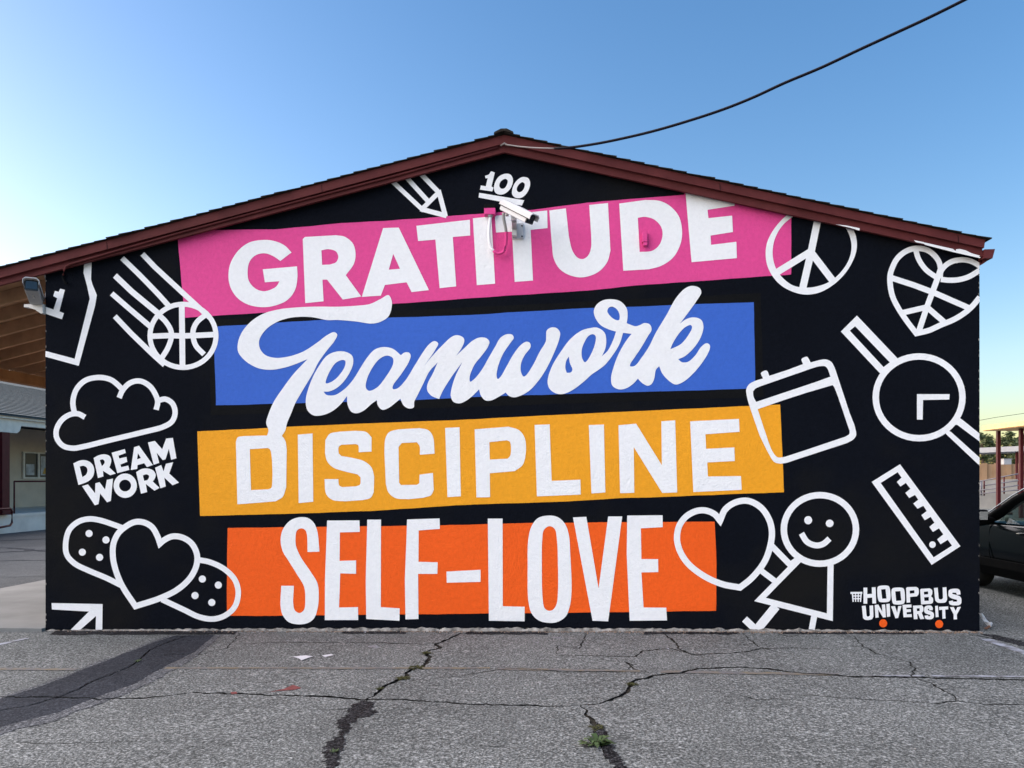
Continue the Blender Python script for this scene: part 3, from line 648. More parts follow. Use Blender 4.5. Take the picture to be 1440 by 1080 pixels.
letter([(1, z9.spl('640,578 700,590 730,640 725,710 690,780 630,830 570,843 510,820 492,770 505,690 560,610')), (-1, z9.spl('635,643 665,665 655,720 620,765 580,765 560,735 575,680'))], name='painted_numeral')
letter([(1, z9.spl('860,620 925,635 950,690 940,760 895,840 830,885 760,880 722,840 725,770 760,690 810,640')), (-1, z9.spl('850,685 880,705 875,755 845,800 805,812 780,785 795,730'))], name='painted_numeral')
letter([(1, z9.pol('305,820 875,915 845,982 297,880'))], name='painted_underline')
# doodles on the right
paint('painted_peace_sign', [[(1, a6.spl('860,470c 820,495 760,560 720,630 707,690 715,770 750,840 800,890 870,925 935,937 1010,925 1090,880 1160,810 1205,730 1220,670 1215,610 1195,560 1170,520c 1130,520c 1160,567 1180,610 1190,670 1175,740 1130,810 1070,862 1000,890 930,898 860,885 800,840 765,790 748,730 747,680 760,620 800,550 858,500 900,470c'))],
      a6.stroke('1003,500c 962,700c 913,912c', 40), a6.stroke('968,690c 770,812c', 38), a6.stroke('955,690c 1085,860c', 40)], M['white'], LW, 'white peace sign cut off by the roof edge')
h6 = Z(1240, 320, 6.75)
paint('painted_heart_ball', [h6.stroke('560,390c 540,320 490,255 420,210 320,198 230,225 150,290 105,370 80,450 82,560 105,660 160,770 240,890 328,1005c 450,975 560,925 690,870 800,800 870,735 930,660', 52),
      h6.stroke('555,480c 560,420 600,365 660,325 740,307 820,312 890,340 940,375', 50), h6.stroke('560,492c 640,500 740,493 830,465 930,405', 50), h6.stroke('320,205 350,300 420,400 530,480', 50),
      h6.stroke('560,390c 530,480c 430,750c 350,990c', 54), h6.stroke('85,475c 300,545c 500,620c 830,765c', 54), h6.stroke('440,752c 200,808c', 52), h6.stroke('420,748c 590,895c', 54)], M['white'], LW, 'white heart outline with basketball seams and peace sign')
a7, a8 = Z(1080, 280, 4), Z(1080, 480, 4)
paint('painted_magnifier', [a8.ring(850, 315, 262, 248, 36), [(1, a7.pol('500,655 728,895 700,930 630,980 410,745')), (-1, a7.pol('490,715 685,918 650,945 460,740'))],
      [(1, a8.pol('1060,420 1088,437 1210,535 1210,578 1065,470 1040,470'))], [(1, a8.pol('1030,510 1210,672 1210,718 1000,520 1010,500'))], [(1, a8.pol('838,297 1022,297 1020,327 872,330 870,440 838,440'))]], M['white'], LW, 'white magnifying glass doodle with clock hands')
c6 = Z(1040, 490, 6.353)
paint('painted_calendar', [[(1, c6.spl('210,268c 140,290 85,320 60,365 68,440 100,550c 180,780c 260,940 310,1015 365,1030c 420,1022 500,995c 960,845c 1020,810 1042,770 1025,680c 985,580c 850,170c 820,120 770,98 720,102c 635,125c 610,80 600,73 560,88 553,100 567,140c 420,195c 265,245c 250,205 235,196 200,210 190,222')),
      (-1, c6.spl('120,385c 140,360 180,340c 640,180c 710,160 765,160 785,180 812,252c 680,300c 148,478c 125,430')), (-1, c6.spl('162,543c 400,460 600,395c 830,328c 842,340 983,735c 980,765 940,790c 560,918c 400,970c 340,972 300,930 260,840c'))]], M['white'], LW, 'white calendar outline overlapping the yellow banner')
u7 = Z(1220, 645, 6.966)
paint('painted_ruler', [[(1, u7.pol('318,55 910,858 628,1040 40,228')), (-1, u7.pol('128,238 295,132 333,185 287,228 322,273 375,237 420,295 370,335 408,385 465,355 497,402 448,440 490,490 547,462 580,513 527,553 560,603 618,570 655,627 605,668 640,718 700,682 742,742 682,790 715,838 785,795 828,852 647,967')), (1, u7.ell(636, 842, 32, 32))]], M['white'], LW, 'white ruler doodle tilted to the right')
b6 = Z(860, 640, 4)
paint('painted_figure', [b6.ring(1172, 418, 221, 211, 36), [(1, b6.ell(1106, 366, 22, 23))], [(1, b6.ell(1227, 384, 22, 21))], b6.stroke('1068,440 1100,488 1150,508 1190,500 1226,470', 33),
      b6.stroke('1055,588c 835,812c 1228,912c 1232,610c', 34), b6.stroke('895,505c 1008,620c', 34), b6.stroke('835,645c 918,708c', 32), b6.stroke('1015,610c 1050,585c', 34),
      b6.stroke('925,850c 815,985c', 50), b6.stroke('748,922c 815,985c', 40), b6.stroke('1140,905c 1122,1000c', 34)], M['white'], LW, 'white smiling stick figure in a triangle dress')
paint('painted_heart', [b6.stroke('610,368c 580,333 530,312 480,314 420,345 380,400 368,470 385,540 430,610 520,680 620,725 722,745c 790,690 860,600 893,510 902,430 885,360 840,295 770,258 700,265 640,305', 35, True)], M['white'], LW + .0008, 'large white heart held by the stick figure')
# bare chips along the wall corners
rc = random.Random(3)
for i in range(46):
    x0, sg = (1377.2, -1) if rc.random() < .7 else (64.2, 1)
    y0 = rc.uniform(380, 880); hh_ = rc.uniform(.8, 5); ww = rc.uniform(.5, 1.5)
    paint('paint_chip', [[(1, [(x0, y0), (x0 + sg * ww, y0 + hh_ * .3), (x0 + sg * ww * .6, y0 + hh_ * .8), (x0, y0 + hh_)])]], M['footing'], LW + .0004)
# sign-off lettering
s7 = Z(1180, 810, 7.2)
def lw(*strokes, wd=36): return [s7.stroke(t, wd) for t in strokes]
SG = [lw('266,118c 266,280c', '350,114c 356,278c', '262,205c 360,197c', wd=38),
      [[(1, s7.spl('390,115 405,102 490,98 508,110 518,240 505,258 425,265 402,255')), (-1, s7.pol('425,136 470,132 480,228 436,230'))]],
      [[(1, s7.spl('533,135 548,122 640,120 656,132 664,262 650,282 565,288 545,278')), (-1, s7.pol('568,156 620,152 630,248 578,252'))]],
      [[(1, s7.spl('678,122c 690,113c 780,110c 802,125 804,185 788,206c 718,212c 720,268c 684,270c')), (-1, s7.pol('715,148 762,144 762,174 716,178'))]],
      [[(1, s7.spl('820,140c 830,130c 915,125c 940,140 942,185 932,205 950,225 948,270 930,282c 830,288c')), (-1, s7.pol('858,160 900,156 902,184 860,188')), (-1, s7.pol('860,216 908,212 908,250 864,252'))]],
      [[(1, s7.spl('960,122c 998,118c 1008,222c 1015,235 1040,235 1052,222c 1048,116c 1086,113c 1094,235c 1080,265 1040,272 995,268 972,245c'))]],
      [[(1, s7.spl('1108,150c 1125,135 1200,130 1222,145 1230,188c 1192,190c 1185,170c 1150,168c 1145,180c 1220,205 1236,225 1236,275 1220,292 1150,297 1118,285 1112,255c 1150,248c 1155,260c 1192,260c 1196,242c 1130,222 1108,200'))]],
      [[(1, s7.spl('230,304c 268,300c 278,398c 285,410 302,408 312,396c 308,300c 344,298c 348,410c 335,435 300,445 262,442 242,425c'))]],
      [[(1, s7.pol('360,294 396,288 438,362 432,290 466,286 474,418 444,420 396,340 400,420 368,424'))]],
      [[(1, s7.pol('478,284 512,280 518,410 484,414'))]],
      [[(1, s7.pol('526,308 566,304 588,372 598,305 632,302 598,425 570,428'))]],
      [[(1, s7.pol('642,292 732,288 733,318 680,322 682,338 726,336 727,364 684,367 686,388 735,386 736,415 652,418'))]],
      [[(1, s7.spl('748,300c 838,296c 852,315 852,355 836,372c 862,434c 822,438c 800,385c 790,386c 794,436c 756,438c')), (-1, s7.pol('786,328 815,326 816,354 788,356'))]],
      [[(1, s7.spl('862,322c 875,305 930,300 946,318 948,345c 914,348c 910,332c 898,334c 900,346c 950,368 960,385 957,420 938,436 890,438 870,425 866,402c 900,398c 905,408c 922,406c 922,394c 875,378 862,360'))]],
      [[(1, s7.pol('972,304 1000,300 1008,415 978,418'))]],
      [[(1, s7.pol('1012,312 1104,308 1105,338 1074,340 1078,430 1046,433 1044,342 1014,344'))]],
      [[(1, s7.pol('1122,316 1160,313 1180,352 1198,314 1234,312 1192,392 1194,438 1160,440 1160,392'))]]]
for g in SG: letter(*g)
paint('painted_hoop', [s7.stroke('115,172c 235,170c', 20), s7.stroke('135,175c 142,262c', 13), s7.stroke('166,175c 167,262c', 11), s7.stroke('195,175c 192,262c', 11), s7.stroke('224,172c 216,262c', 13), s7.stroke('138,202c 220,202c', 11), s7.stroke('142,230c 218,230c', 11)], M['white'], LW, 'small white hoop and net before the lettering')
for x, y in ((446, 479), (1013, 486)): paint('painted_dot', [[(1, s7.ell(x, y, 40, 41))]], M['orange'], LW, 'small orange dot under the sign-off lettering')

# ================================================================== FITTINGS ON THE WALL
def loft(name, secs, m, parent, smooth=False):
    n = len(secs[0]); V = [p for s in secs for p in s]; F = []
    for i in range(len(secs) - 1):
        for k in range(n): F.append((i * n + k, i * n + (k + 1) % n, (i + 1) * n + (k + 1) % n, (i + 1) * n + k))
    F.append(tuple(range(n))[::-1]); F.append(tuple(range((len(secs) - 1) * n, len(secs) * n)))
    o = mesh_pd(name, V, F, m, parent, smooth)
    bm = bmesh.new(); bm.from_mesh(o.data); bmesh.ops.recalc_face_normals(bm, faces=bm.faces[:]); bm.to_mesh(o.data); bm.free()
    return o
def bullet_cam(root, rear, front, wd, ht, mb, mh):
    d = (front - rear).normalized(); s = d.cross(UP).normalized(); u = s.cross(d)
    L = (front - rear).length
    def sec(t, k=1.0, prof=None, lift=0): return [rear + d * (L * t) + s * (x * wd * k) + u * (z * ht * k + lift) for x, z in prof]
    body = [(-.46, -.45), (-.40, -.5), (.40, -.5), (.46, -.45), (.46, .30), (.30, .42), (-.30, .42), (-.46, .30)]
    hood = [(-.54, -.05), (-.50, -.05), (-.50, .32), (-.33, .46), (.33, .46), (.50, .32), (.50, -.05), (.54, -.05), (.54, .34), (.35, .54), (-.35, .54), (-.54, .34)]
    loft('housing', [sec(t, k, body) for t, k in ((0, .9), (.03, 1), (.96, 1), (.985, .98))], mb, root)
    loft('sun_hood', [sec(-.04, 1, hood), sec(1.12, 1, hood)], mh, root)
    loft('bezel', [sec(.985, .96, body), sec(1.01, .96, body)], M['darkplastic'], root)
    gl = [(-.36, -.36), (.36, -.36), (.36, .26), (.24, .34), (-.24, .34), (-.36, .26)]
    loft('lens_glass', [sec(1.012, 1, gl), sec(1.02, 1, gl)], M['lens'], root)
    for sg in (-1, 1):
        tube('seam', [rear + d * (L * t) + s * (sg * .545 * wd) - u * (.04 * ht) for t in (-.03, 1.1)], .0035, M['darkplastic'], root, 5)
    return d, s, u
# centre camera
cam1 = thing('security_camera', 'white bullet security camera angled right above the word GRATITUDE', 'camera', 'security cameras on the gable wall')
rear = on_y(709.5, 289, -.26); front = on_y(746, 307.5, -.50)
d1, s1, u1 = bullet_cam(cam1, rear, front, .115, .105, M['camwhite'], M['camwhite'])
piv = on_y(722.5, 302, -.26); foot = on_y(724, 326, -.03)
bar('knuckle', piv + Vector((0, 0, .02)), piv - Vector((0, 0, .06)), .055, .05, M['camwhite'], cam1)
bar('arm', piv - Vector((0, -.02, .05)), foot + Vector((0, -.05, .02)), .045, .05, M['metal'], cam1)
bar('arm_foot', foot + Vector((0, -.05, .11)), foot + Vector((0, -.05, -.06)), .06, .05, M['metal'], cam1)
box('mount_plate', (foot.x - .03, -.03, foot.z - .07), (foot.x + .09, -.008, foot.z + .09), M['camwhite'], cam1, .004)
for dx, dz in ((-.018, -.05), (.075, -.05), (.075, .06)):
    q = foot + Vector((dx, 0, dz)); tube('bolt', [Vector((q.x, -.029, q.z)), Vector((q.x, -.04, q.z))], .008, M['trim'], cam1, 6)
gl_ = rear + d1 * .07 - u1 * .05
tube('cable_gland', [gl_, gl_ - Vector((0, 0, .035))], .018, M['bracket'], cam1)
# junction box with conduit loop
jb = thing('junction_box', 'small pink painted junction box beside the central camera', 'junction box')
p = on_y(689.5, 298, -.05)
box('box', (p.x - .062, -.085, p.z - .035), (p.x + .055, -.006, p.z + .03), M['pink'], jb, .004)
box('cover', (p.x - .062, -.080, p.z + .031), (p.x + .055, -.006, p.z + .075), M['black2'], jb, .004)
tube('gland', [p + Vector((0, 0, -.034)), p + Vector((.0, 0, -.058))], [.03, .02], M['camgrey'], jb, 10)
loop = cr([(689.5, 305), (688, 318), (687.5, 330), (689.5, 345), (694, 353), (701, 356.5), (707.5, 354), (711, 345), (712, 330), (710.5, 318), (708.5, 308), (708, 299)], False, 3)
lp = [on_y(x, y, -.05 - .02 * min(1, i / 10) - .13 * max(0, (i - len(loop) * .6) / (len(loop) * .4))) for i, (x, y) in enumerate(loop)]
k1, k2, k3 = int(len(lp) * .40), int(len(lp) * .76), len(lp)
tube('conduit', lp[:k1 + 1], .016, M['white'], jb, 8)
tube('conduit', lp[k1:k2 + 1], .016, M['pink'], jb, 8)
tube('conduit', lp[k2:], .016, M['camgrey'], jb, 8)
# little pink fixture in the D
fx = thing('wall_fixture', 'small pink painted fitting inside the letter D', 'fixture')
p0 = on_y(906.5, 326.5, -.03); p1 = on_y(907.5, 341, -.03)
box('body', (p0.x - .026, -.058, p1.z), (p0.x + .026, -.005, p0.z), M['pink'], fx, .006)
box('spout', (p0.x - .014, -.052, p1.z - .035), (p0.x + .026, -.008, p1.z - .001), M['pink'], fx, .004)
# left corner camera
cam2 = thing('security_camera', 'grey security camera on a bracket at the left wall corner', 'camera', 'security cameras on the gable wall')
rear2 = on_y(51.5, 422, -.02); front2 = on_y(44.3, 401, -.55)
d2, s2, u2 = bullet_cam(cam2, rear2, front2, .135, .115, M['camgrey'], M['bracket'])
ux = d2
for t, r_ in ((.72, .010), (.55, .016)):
    c = rear2 + (front2 - rear2) * t - u2 * .058
    tube('screw', [c, c - u2 * .008], r_, M['bracket'], cam2, 8)
zb = on_y(60, 428, -.02).z
xw = wl - .004
brk = [(xw, zb), (xw, zb - .10), (xw - .02, zb - .105), (xw - .09, zb - .06), (xw - .16, zb - .035), (xw - .215, zb - .032), (xw - .215, zb)]
prism('bracket', brk, -.04, .035, M['bracket'], cam2)
c2 = rear2 - u2 * .05
tube('swivel', [Vector((c2.x, c2.y - .0, zb + .002)), c2 + Vector((0, 0, .01))], [.035, .028], M['camgrey'], cam2, 12)
pg = [rear2 - d2 * .005 - u2 * .02, on_y(57, 425, .0), on_y(61, 423, .01), on_y(64, 418.5, .02), on_y(65.3, 410, .03), on_y(65.8, 398, .04), on_y(64.5, 392, .02), on_y(62.5, 385.5, -.02)]
tube('cable', pg, .0095, M['wirewhite'], cam2)
# overhead service wire
wire = thing('overhead_cable', 'thin dark overhead cable sagging from the roof peak to the upper right', 'cable')
s5 = 1440 / 760
wp = [(680 + x / s5, y / s5) for x, y in ((58, 385), (100, 391), (160, 395), (220, 394), (300, 383), (370, 369), (450, 350), (540, 324), (640, 291), (720, 259), (800, 222), (900, 180), (1000, 133), (1100, 87), (1180, 50), (1283, -1), (1420, -72), (1600, -170))]
A0 = on_y(709.5, 203.5, -.15); wd_ = Vector((1, -.42, 0)).normalized(); wn = Vector((-wd_.y, wd_.x, 0))
W3 = []
for px, py in cr(wp, False, 12):
    d = ray(px, py); t = (A0 - CAM).dot(wn) / d.dot(wn); W3.append(CAM + d * t)
kk = next(i for i, q in enumerate(W3) if q.x > on_y(775, 208, -.15).x)
tube('cable_tail', W3[:kk + 1], .007, M['wirewhite'], wire, 6)
tube('cable_run', W3[kk:], [.0125 for _ in W3[kk:]], M['cable'], wire, 6)
tube('anchor', [A0 + Vector((-.04, .02, .0)), A0 + Vector((0, -.01, .012)), A0 + Vector((.03, .0, -.006)), A0 + Vector((.05, .015, .0))], .009, M['wirewhite'], wire, 6)

# ================================================================== LEFT OF THE BUILDING
walk_x = on_g(0, 834).x
wk = box('walkway_slab', (walk_x, -.06, gz(walk_x) - .1), (wl - .003, YB + 2, gz(wl) + .035), M['concrete'])
tag(wk, kind='structure')
lb = thing('school_building', 'cream building with grey shingle roof and covered porch across the yard', 'building')
q0 = on_g(0, 751); XF = q0.x; zg = gz(XF)
dk = on_x(0, 724, XF).z
box('porch_deck', (XF - 6.5, -14, zg - .1), (XF, 60, dk - .10), M['deck'], lb)
box('deck_edge', (XF - 6.5, -14, dk - .098), (XF + .03, 60, dk), M['deck'], lb)
XW = XF - 4.3
box('facade', (XW - .25, -14, dk), (XW, 60, 3.75), M['cream'], lb)
ez = on_x(0, 596, XF + .1).z; et = on_x(0, 585, XF + .1).z
box('porch_beam', (XF - .12, -14, ez), (XF + .10, 60, et), M['offwhite'], lb)
box('eave_gutter', (XF + .103, -14, et - .06), (XF + .22, 60, et + .06), M['offwhite'], lb)
XRg = XF - 10.5; zr = 7.0
rv = [(XF + .30, -15, et + .065), (XF + .30, 61, et + .065), (XRg, 61, zr), (XRg, -15, zr)]
mesh_pd('roof', rv + [(x, y, z - .05) for x, y, z in rv], BOXF, M['roofgrey'], lb)
rv = [(XRg, -15, zr), (XRg, 61, zr), (XRg - 9, 61, et), (XRg - 9, -15, et)]
mesh_pd('roof', rv + [(x, y, z - .05) for x, y, z in rv], BOXF, M['roofgrey'], lb)
box('rear_wall', (XRg - 8.5, -14, zg - .1), (XRg - 8.25, 60, et - .1), M['cream'], lb)
# shingle courses on the visible roof slope
sv = Vector((XRg - XF - .30, 0, zr - et - .065)); SL = sv.length; sv.normalize(); snn = Vector((-sv.z, 0, sv.x)); snn = snn if snn.z > 0 else -snn
for i in range(26):
    a = Vector((XF + .30, 0, et + .068)) + sv * (.30 * i); b = a + sv * .31
    v = []
    for y in (8, 50):
        for p, h in ((a, .002), (a, .028), (b, .006), (b, .002)): v.append(Vector((p.x, y, p.z)) + snn * h)
    mesh_pd('shingle_course', v, [(0, 1, 2, 3), (7, 6, 5, 4), (0, 4, 5, 1), (1, 5, 6, 2), (2, 6, 7, 3), (3, 7, 4, 0)], M['roofgrey'], lb)
# columns with brackets
def col_at(yc):
    xc = XF - .02
    box('column', (xc - .17, yc - .17, dk), (xc + .17, yc + .17, ez - .26), M['maroon_post'], lb)
    box('column_base', (xc - .21, yc - .21, dk), (xc + .21, yc + .21, dk + .18), M['maroon_post'], lb)
    prof = [(yc - .75, ez - .002), (yc - .68, ez - .17), (yc - .55, ez - .26), (yc + .55, ez - .26), (yc + .68, ez - .17), (yc + .75, ez - .002)]
    n = len(prof); V = [(xc - .13, y, z) for y, z in prof] + [(xc + .14, y, z) for y, z in prof]
    mesh_pd('column_bracket', V, [tuple(range(n)), tuple(range(n, 2 * n))[::-1]] + [(i, n + i, n + (i + 1) % n, (i + 1) % n) for i in range(n)], M['offwhite'], lb)
yc0 = on_x(8.5, 660, XF + .15).y
for k in (-2, -1, 0, 2, 3): col_at(yc0 + 5.2 * k)
# guard rail
def rail_at(x, ya, yb, n):
    zt = on_x(30, 677, XF).z
    tube('guard_rail', [(x, ya, zt), (x, yb, zt)], .028, M['maroon_post'], lb)
    for i in range(n):
        y = ya + (yb - ya) * i / (n - 1)
        tube('rail_post', [(x, y, dk), (x, y, zt)], .025, M['maroon_post'], lb)
yr = on_x(20, 700, XF - .25).y
rail_at(XF - .25, yr, yr + 9, 5); rail_at(XF - .25, yr - 7, yr - 1.6, 4)
tube('hand_rail', [(XF + 1.2, yr - 3.0, dk + .25), (XF + .55, yr - 1.25, dk + .22), (XF + .5, yr - 1.1, dk + .12), (XF + .5, yr - 1.1, dk - .25), (XF + .55, yr - 1.25, dk - .33), (XF + 1.2, yr - 3.0, dk - .35)], .035, M['maroon_post'], lb)
# notice case on the facade
nc = thing('notice_case', 'aluminium framed glass notice case on the cream wall', 'notice board')
pa = on_x(31.5, 637, XW); pc = on_x(66, 671.5, XW); ya, yb2, z0, z1 = pa.y, pc.y + 1.2, pc.z, pa.z
box('backing', (XW + .003, ya, z0), (XW + .03, yb2, z1), M['darkplastic'], nc)
for zz in (z0 - .05, z1): box('frame', (XW + .003, ya - .06, zz), (XW + .09, yb2 + .06, zz + .06), M['offwhite'], nc)
nm = 3
for i in range(nm + 1):
    y = ya + (yb2 - ya) * i / nm; box('mullion', (XW + .031, y - .05, z0 + .011), (XW + .085, y + .05, z1 - .001), M['offwhite'], nc)
M['poster_a'] = plain('poster_paper', (0.40, 0.42, 0.44), .7, .2, var=.5, nscale=3); M['poster_b'] = plain('poster_yellow', (0.42, 0.26, 0.06), .7, .2, var=.3, nscale=4)
for i in range(nm):
    w_ = (yb2 - ya) / nm; y = ya + w_ * i
    box('poster', (XW + .031, y + w_ * .2, z0 + .1), (XW + .036, y + w_ * .75, z0 + (.55 if i % 2 == 0 else .9) * (z1 - z0)), M['poster_a'], nc)
    if i == 1: prism_pts = [(y + w_ * .3, z0 + .15), (y + w_ * .72, z0 + .15), (y + w_ * .6, z0 + .42), (y + w_ * .45, z0 + .42)]; mesh_pd('poster_figure', [(XW + .039, a_, b_) for a_, b_ in prism_pts], [(0, 1, 2, 3)], M['poster_b'], nc)

# ================================================================== RIGHT OF THE BUILDING
# --- parked car, nose away from the viewer
car = thing('parked_car', 'dark car parked beside the right wall corner, driver side visible', 'car')
c0 = at_d(1388, 728, 10.53); XS = c0.x; yA = c0.y; cg = gz(XS)
HW = .92; XC = XS + HW
def cy(s): return yA + 1.35 - s             # s: metres back from the nose
def bodysec(s, top, wk=1.0, low=.24):
    pr = [(.0, low), (.84, low), (.93, low + .12), (.965, .55), (.975, .70), (.955, .84), (.93, top - .035), (.90, top), (0.0, top + .02)]
    pts = [(x * HW * wk / .975 * 1.0, z) for x, z in pr]
    full = [(-x, z) for x, z in pts[1:-1]][::-1]
    ring = pts[1:-1] + [(0, top + .02)] + full + [(0, low)]
    return [Vector((XC - x, cy(s), cg + z)) for x, z in ring]
secs = [bodysec(0, .62, .80, .35), bodysec(.08, .74, .88, .28), bodysec(.3, .82, .96), bodysec(.7, .88, 1), bodysec(1.1, .93, 1), bodysec(1.5, .925, 1), bodysec(2.4, .935, 1), bodysec(3.4, .955, 1), bodysec(4.2, .98, .97), bodysec(4.5, .95, .92), bodysec(4.6, .8, .88, .32)]
body = loft('body', secs, M['carpaint'], car, True)
def cp(s, x, z): return Vector((XC - x, cy(s), cg + z))
for sgn in (1, -1):
    tube('window_pillar', [cp(1.05, sgn * .86, .90), cp(1.37, sgn * .82, 1.02), cp(1.77, sgn * .76, 1.235), cp(2.12, sgn * .70, 1.40), cp(2.42, sgn * .66, 1.52)], [.06, .072, .070, .060, .055], M['trim'], car)
    tube('window_pillar', [cp(2.55, sgn * .86, .94), cp(2.60, sgn * .67, 1.58)], .05, M['trim'], car)
    tube('window_pillar', [cp(4.25, sgn * .84, .97), cp(3.85, sgn * .66, 1.56)], .06, M['carpaint'], car)
    tube('roof_rail', [cp(2.3, sgn * .66, 1.56), cp(3.0, sgn * .66, 1.60), cp(3.9, sgn * .65, 1.55)], .045, M['carpaint'], car)
    tube('chrome_edge', [cp(1.05, sgn * .885, .96), cp(1.35, sgn * .865, 1.09), cp(1.75, sgn * .805, 1.305), cp(2.1, sgn * .745, 1.465), cp(2.4, sgn * .705, 1.58), cp(3.0, sgn * .69, 1.64)], .010, M['chrome'], car, 6)
mg, ntg, bgd = mat('car_window_glass', .03, .5)
tr = ntg.nodes.new('ShaderNodeBsdfTransparent'); tr.inputs[0].default_value = (.42, .50, .48, 1)
gs = ntg.nodes.new('ShaderNodeBsdfGlossy'); gs.inputs['Roughness'].default_value = .03; gs.inputs['Color'].default_value = (.8, .85, .85, 1)
fr = ntg.nodes.new('ShaderNodeFresnel'); fr.inputs['IOR'].default_value = 1.35; mx = ntg.nodes.new('ShaderNodeMixShader')
ntg.links.new(fr.outputs[0], mx.inputs[0]); ntg.links.new(tr.outputs[0], mx.inputs[1]); ntg.links.new(gs.outputs[0], mx.inputs[2])
ntg.links.new(mx.outputs[0], ntg.nodes['Material Output'].inputs['Surface']); ntg.nodes.remove(bgd)
M['glass'] = mg
for sgn in (1, -1):
    mesh_pd('side_window', [cp(1.50, sgn * .865, .93), cp(2.53, sgn * .865, .94), cp(2.57, sgn * .68, 1.53), cp(2.36, sgn * .69, 1.49), cp(1.90, sgn * .77, 1.26)], [(0, 1, 2, 3, 4)], M['glass'], car)
    mesh_pd('side_window', [cp(2.60, sgn * .865, .94), cp(4.2, sgn * .84, .97), cp(3.83, sgn * .665, 1.54), cp(2.64, sgn * .675, 1.56)], [(0, 1, 2, 3)], M['glass'], car)
mesh_pd('windscreen', [cp(1.05, .80, .94), cp(1.05, -.80, .94), cp(2.28, -.64, 1.56), cp(2.28, .64, 1.56)], [(0, 1, 2, 3)], M['glass'], car)
mesh_pd('rear_window', [cp(4.45, .78, .96), cp(4.45, -.78, .96), cp(3.9, -.62, 1.55), cp(3.9, .62, 1.55)], [(0, 1, 2, 3)], M['glass'], car)
rf = [cp(2.28, .66, 1.56), cp(2.28, -.66, 1.56), cp(3.9, -.65, 1.55), cp(3.9, .65, 1.55), cp(2.4, .5, 1.61), cp(2.4, -.5, 1.61), cp(3.8, -.5, 1.61), cp(3.8, .5, 1.61)]
mesh_pd('roof', rf, [(0, 4, 5, 1), (1, 5, 6, 2), (2, 6, 7, 3), (3, 7, 4, 0), (4, 7, 6, 5)], M['carpaint'], car, True)
mir = tube('wing_mirror', [cp(1.42, .86, .96), cp(1.41, 1.0, 1.0)], .03, M['trim'], car)
mh = cp(1.40, 1.05, 1.02); mbx = box('mirror_shell', (mh.x - .10, mh.y - .07, mh.z - .085), (mh.x + .09, mh.y + .08, mh.z + .085), M['trim'], car, .03)
box('mirror_glass', (mh.x - .085, mh.y - .076, mh.z - .05), (mh.x + .075, mh.y - .071, mh.z + .06), M['chrome'], car)
for a_, b_ in ((1.38, .26), (2.52, .26)):
    tube('door_seam', [cp(a_, .875, .92), cp(a_, .90, .84), cp(a_ + (.03 if a_ < 2 else -.03), .925, .55), cp(a_ + .05, .90, .34)], .006, M['trim'], car, 5)
seg = [[cp(s_, x, z) for x, z in ((.80, .20), (.90, .22), (.935, .34), (.925, .44), (.80, .46))] for s_ in (1.18, 1.3, 3.2, 3.32)]
loft('sill_trim', seg, M['trim'], car)
tube('door_handle', [cp(2.08, .90, .82), cp(2.12, .95, .825), cp(2.30, .95, .83), cp(2.34, .90, .835)], .016, M['carpaint'], car, 8)
for s_ in (.85, 3.65):
    for sgn in (1, -1):
        c = cp(s_, sgn * .80, .34)
        ty = tube('tyre', [c + Vector((-.11, 0, 0)), c + Vector((-.09, 0, 0)), c + Vector((.09, 0, 0)), c + Vector((.11, 0, 0))], [.30, .34, .34, .30], M['tyre'], car, 28)
        q = c + Vector((-sgn * .1115, 0, 0)); tube('rim', [q, q - Vector((sgn * .01, 0, 0))], [.22, .20], M['rim'], car, 20)
for sgn in (1, -1):
    mesh_pd('headlight', [cp(.05, sgn * .78, .72), cp(.05, sgn * .5, .70), cp(.32, sgn * .60, .86), cp(.34, sgn * .84, .84)], [(0, 1, 2, 3)], M['camwhite'], car)
    box('seat', (XC - sgn * .38 - .24, cy(2.75), cg + .5), (XC - sgn * .38 + .24, cy(2.6), cg + 1.25), M['trim'], car, .04)
box('dashboard', (XC - .78, cy(1.75), cg + .8), (XC + .78, cy(1.3), cg + .925), M['trim'], car, .03)
cup = thing('drink_cup', 'white cup with brown lid seen through the car window', 'cup')
cb = at_d(1418.5, 738, 10.65); cb.z = cg + .928
tube('cup_body', [cb, cb + Vector((0, 0, .10))], [.040, .046], M['cup'], cup, 16)
tube('cup_lid', [cb + Vector((0, 0, .101)), cb + Vector((0, 0, .13)), cb + Vector((0, 0, .155))], [.049, .045, .02], M['lid'], cup, 16)
# --- covered walk with red posts
cn = thing('covered_walkway', 'sunlit sand coloured flat canopy on dark red posts at the right', 'canopy')
f1 = at_d(1404, 660, 30); XP = f1.x; zc = at_d(1404, 606, 30).z
yfar = on_x(1383, 604, XP - .55).y
box('canopy_roof', (XP - .55, -2, zc), (XP + 2.6, yfar, zc + .16), M['canopy'], cn)
box('canopy_edge', (XP - .60, -2, zc + .02), (XP - .553, yfar, zc + .20), M['canopy'], cn)
y1p = f1.y; y2p = on_x(1436, 660, XP).y
for k in range(9):
    for dx in (0, 2.0):
        y = y1p - (y1p - y2p) * k
        if dx and k % 2: continue
        box('canopy_post', (XP + dx - .06, y - .06, gz(XP) - .05), (XP + dx + .06, y + .06, zc - .001), M['maroon_post'], cn)
c2_ = thing('far_canopy', 'low grey flat canopy roof crossing behind the red posts', 'canopy')
pA = at_d(1372, 637, 46); pB = at_d(1446, 634, 44)
def slab(name, a, b, dep, th, m, parent):
    d = (b - a); d.z = 0; d.normalize(); nn = Vector((-d.y, d.x, 0)) * dep
    v = [a, b, b + nn, a + nn]; mesh_pd(name, v + [p + Vector((0, 0, th)) for p in v], BOXF, m, parent)
pB2 = pA + (pB - pA) * 6; pA2 = pA - (pB - pA) * 2
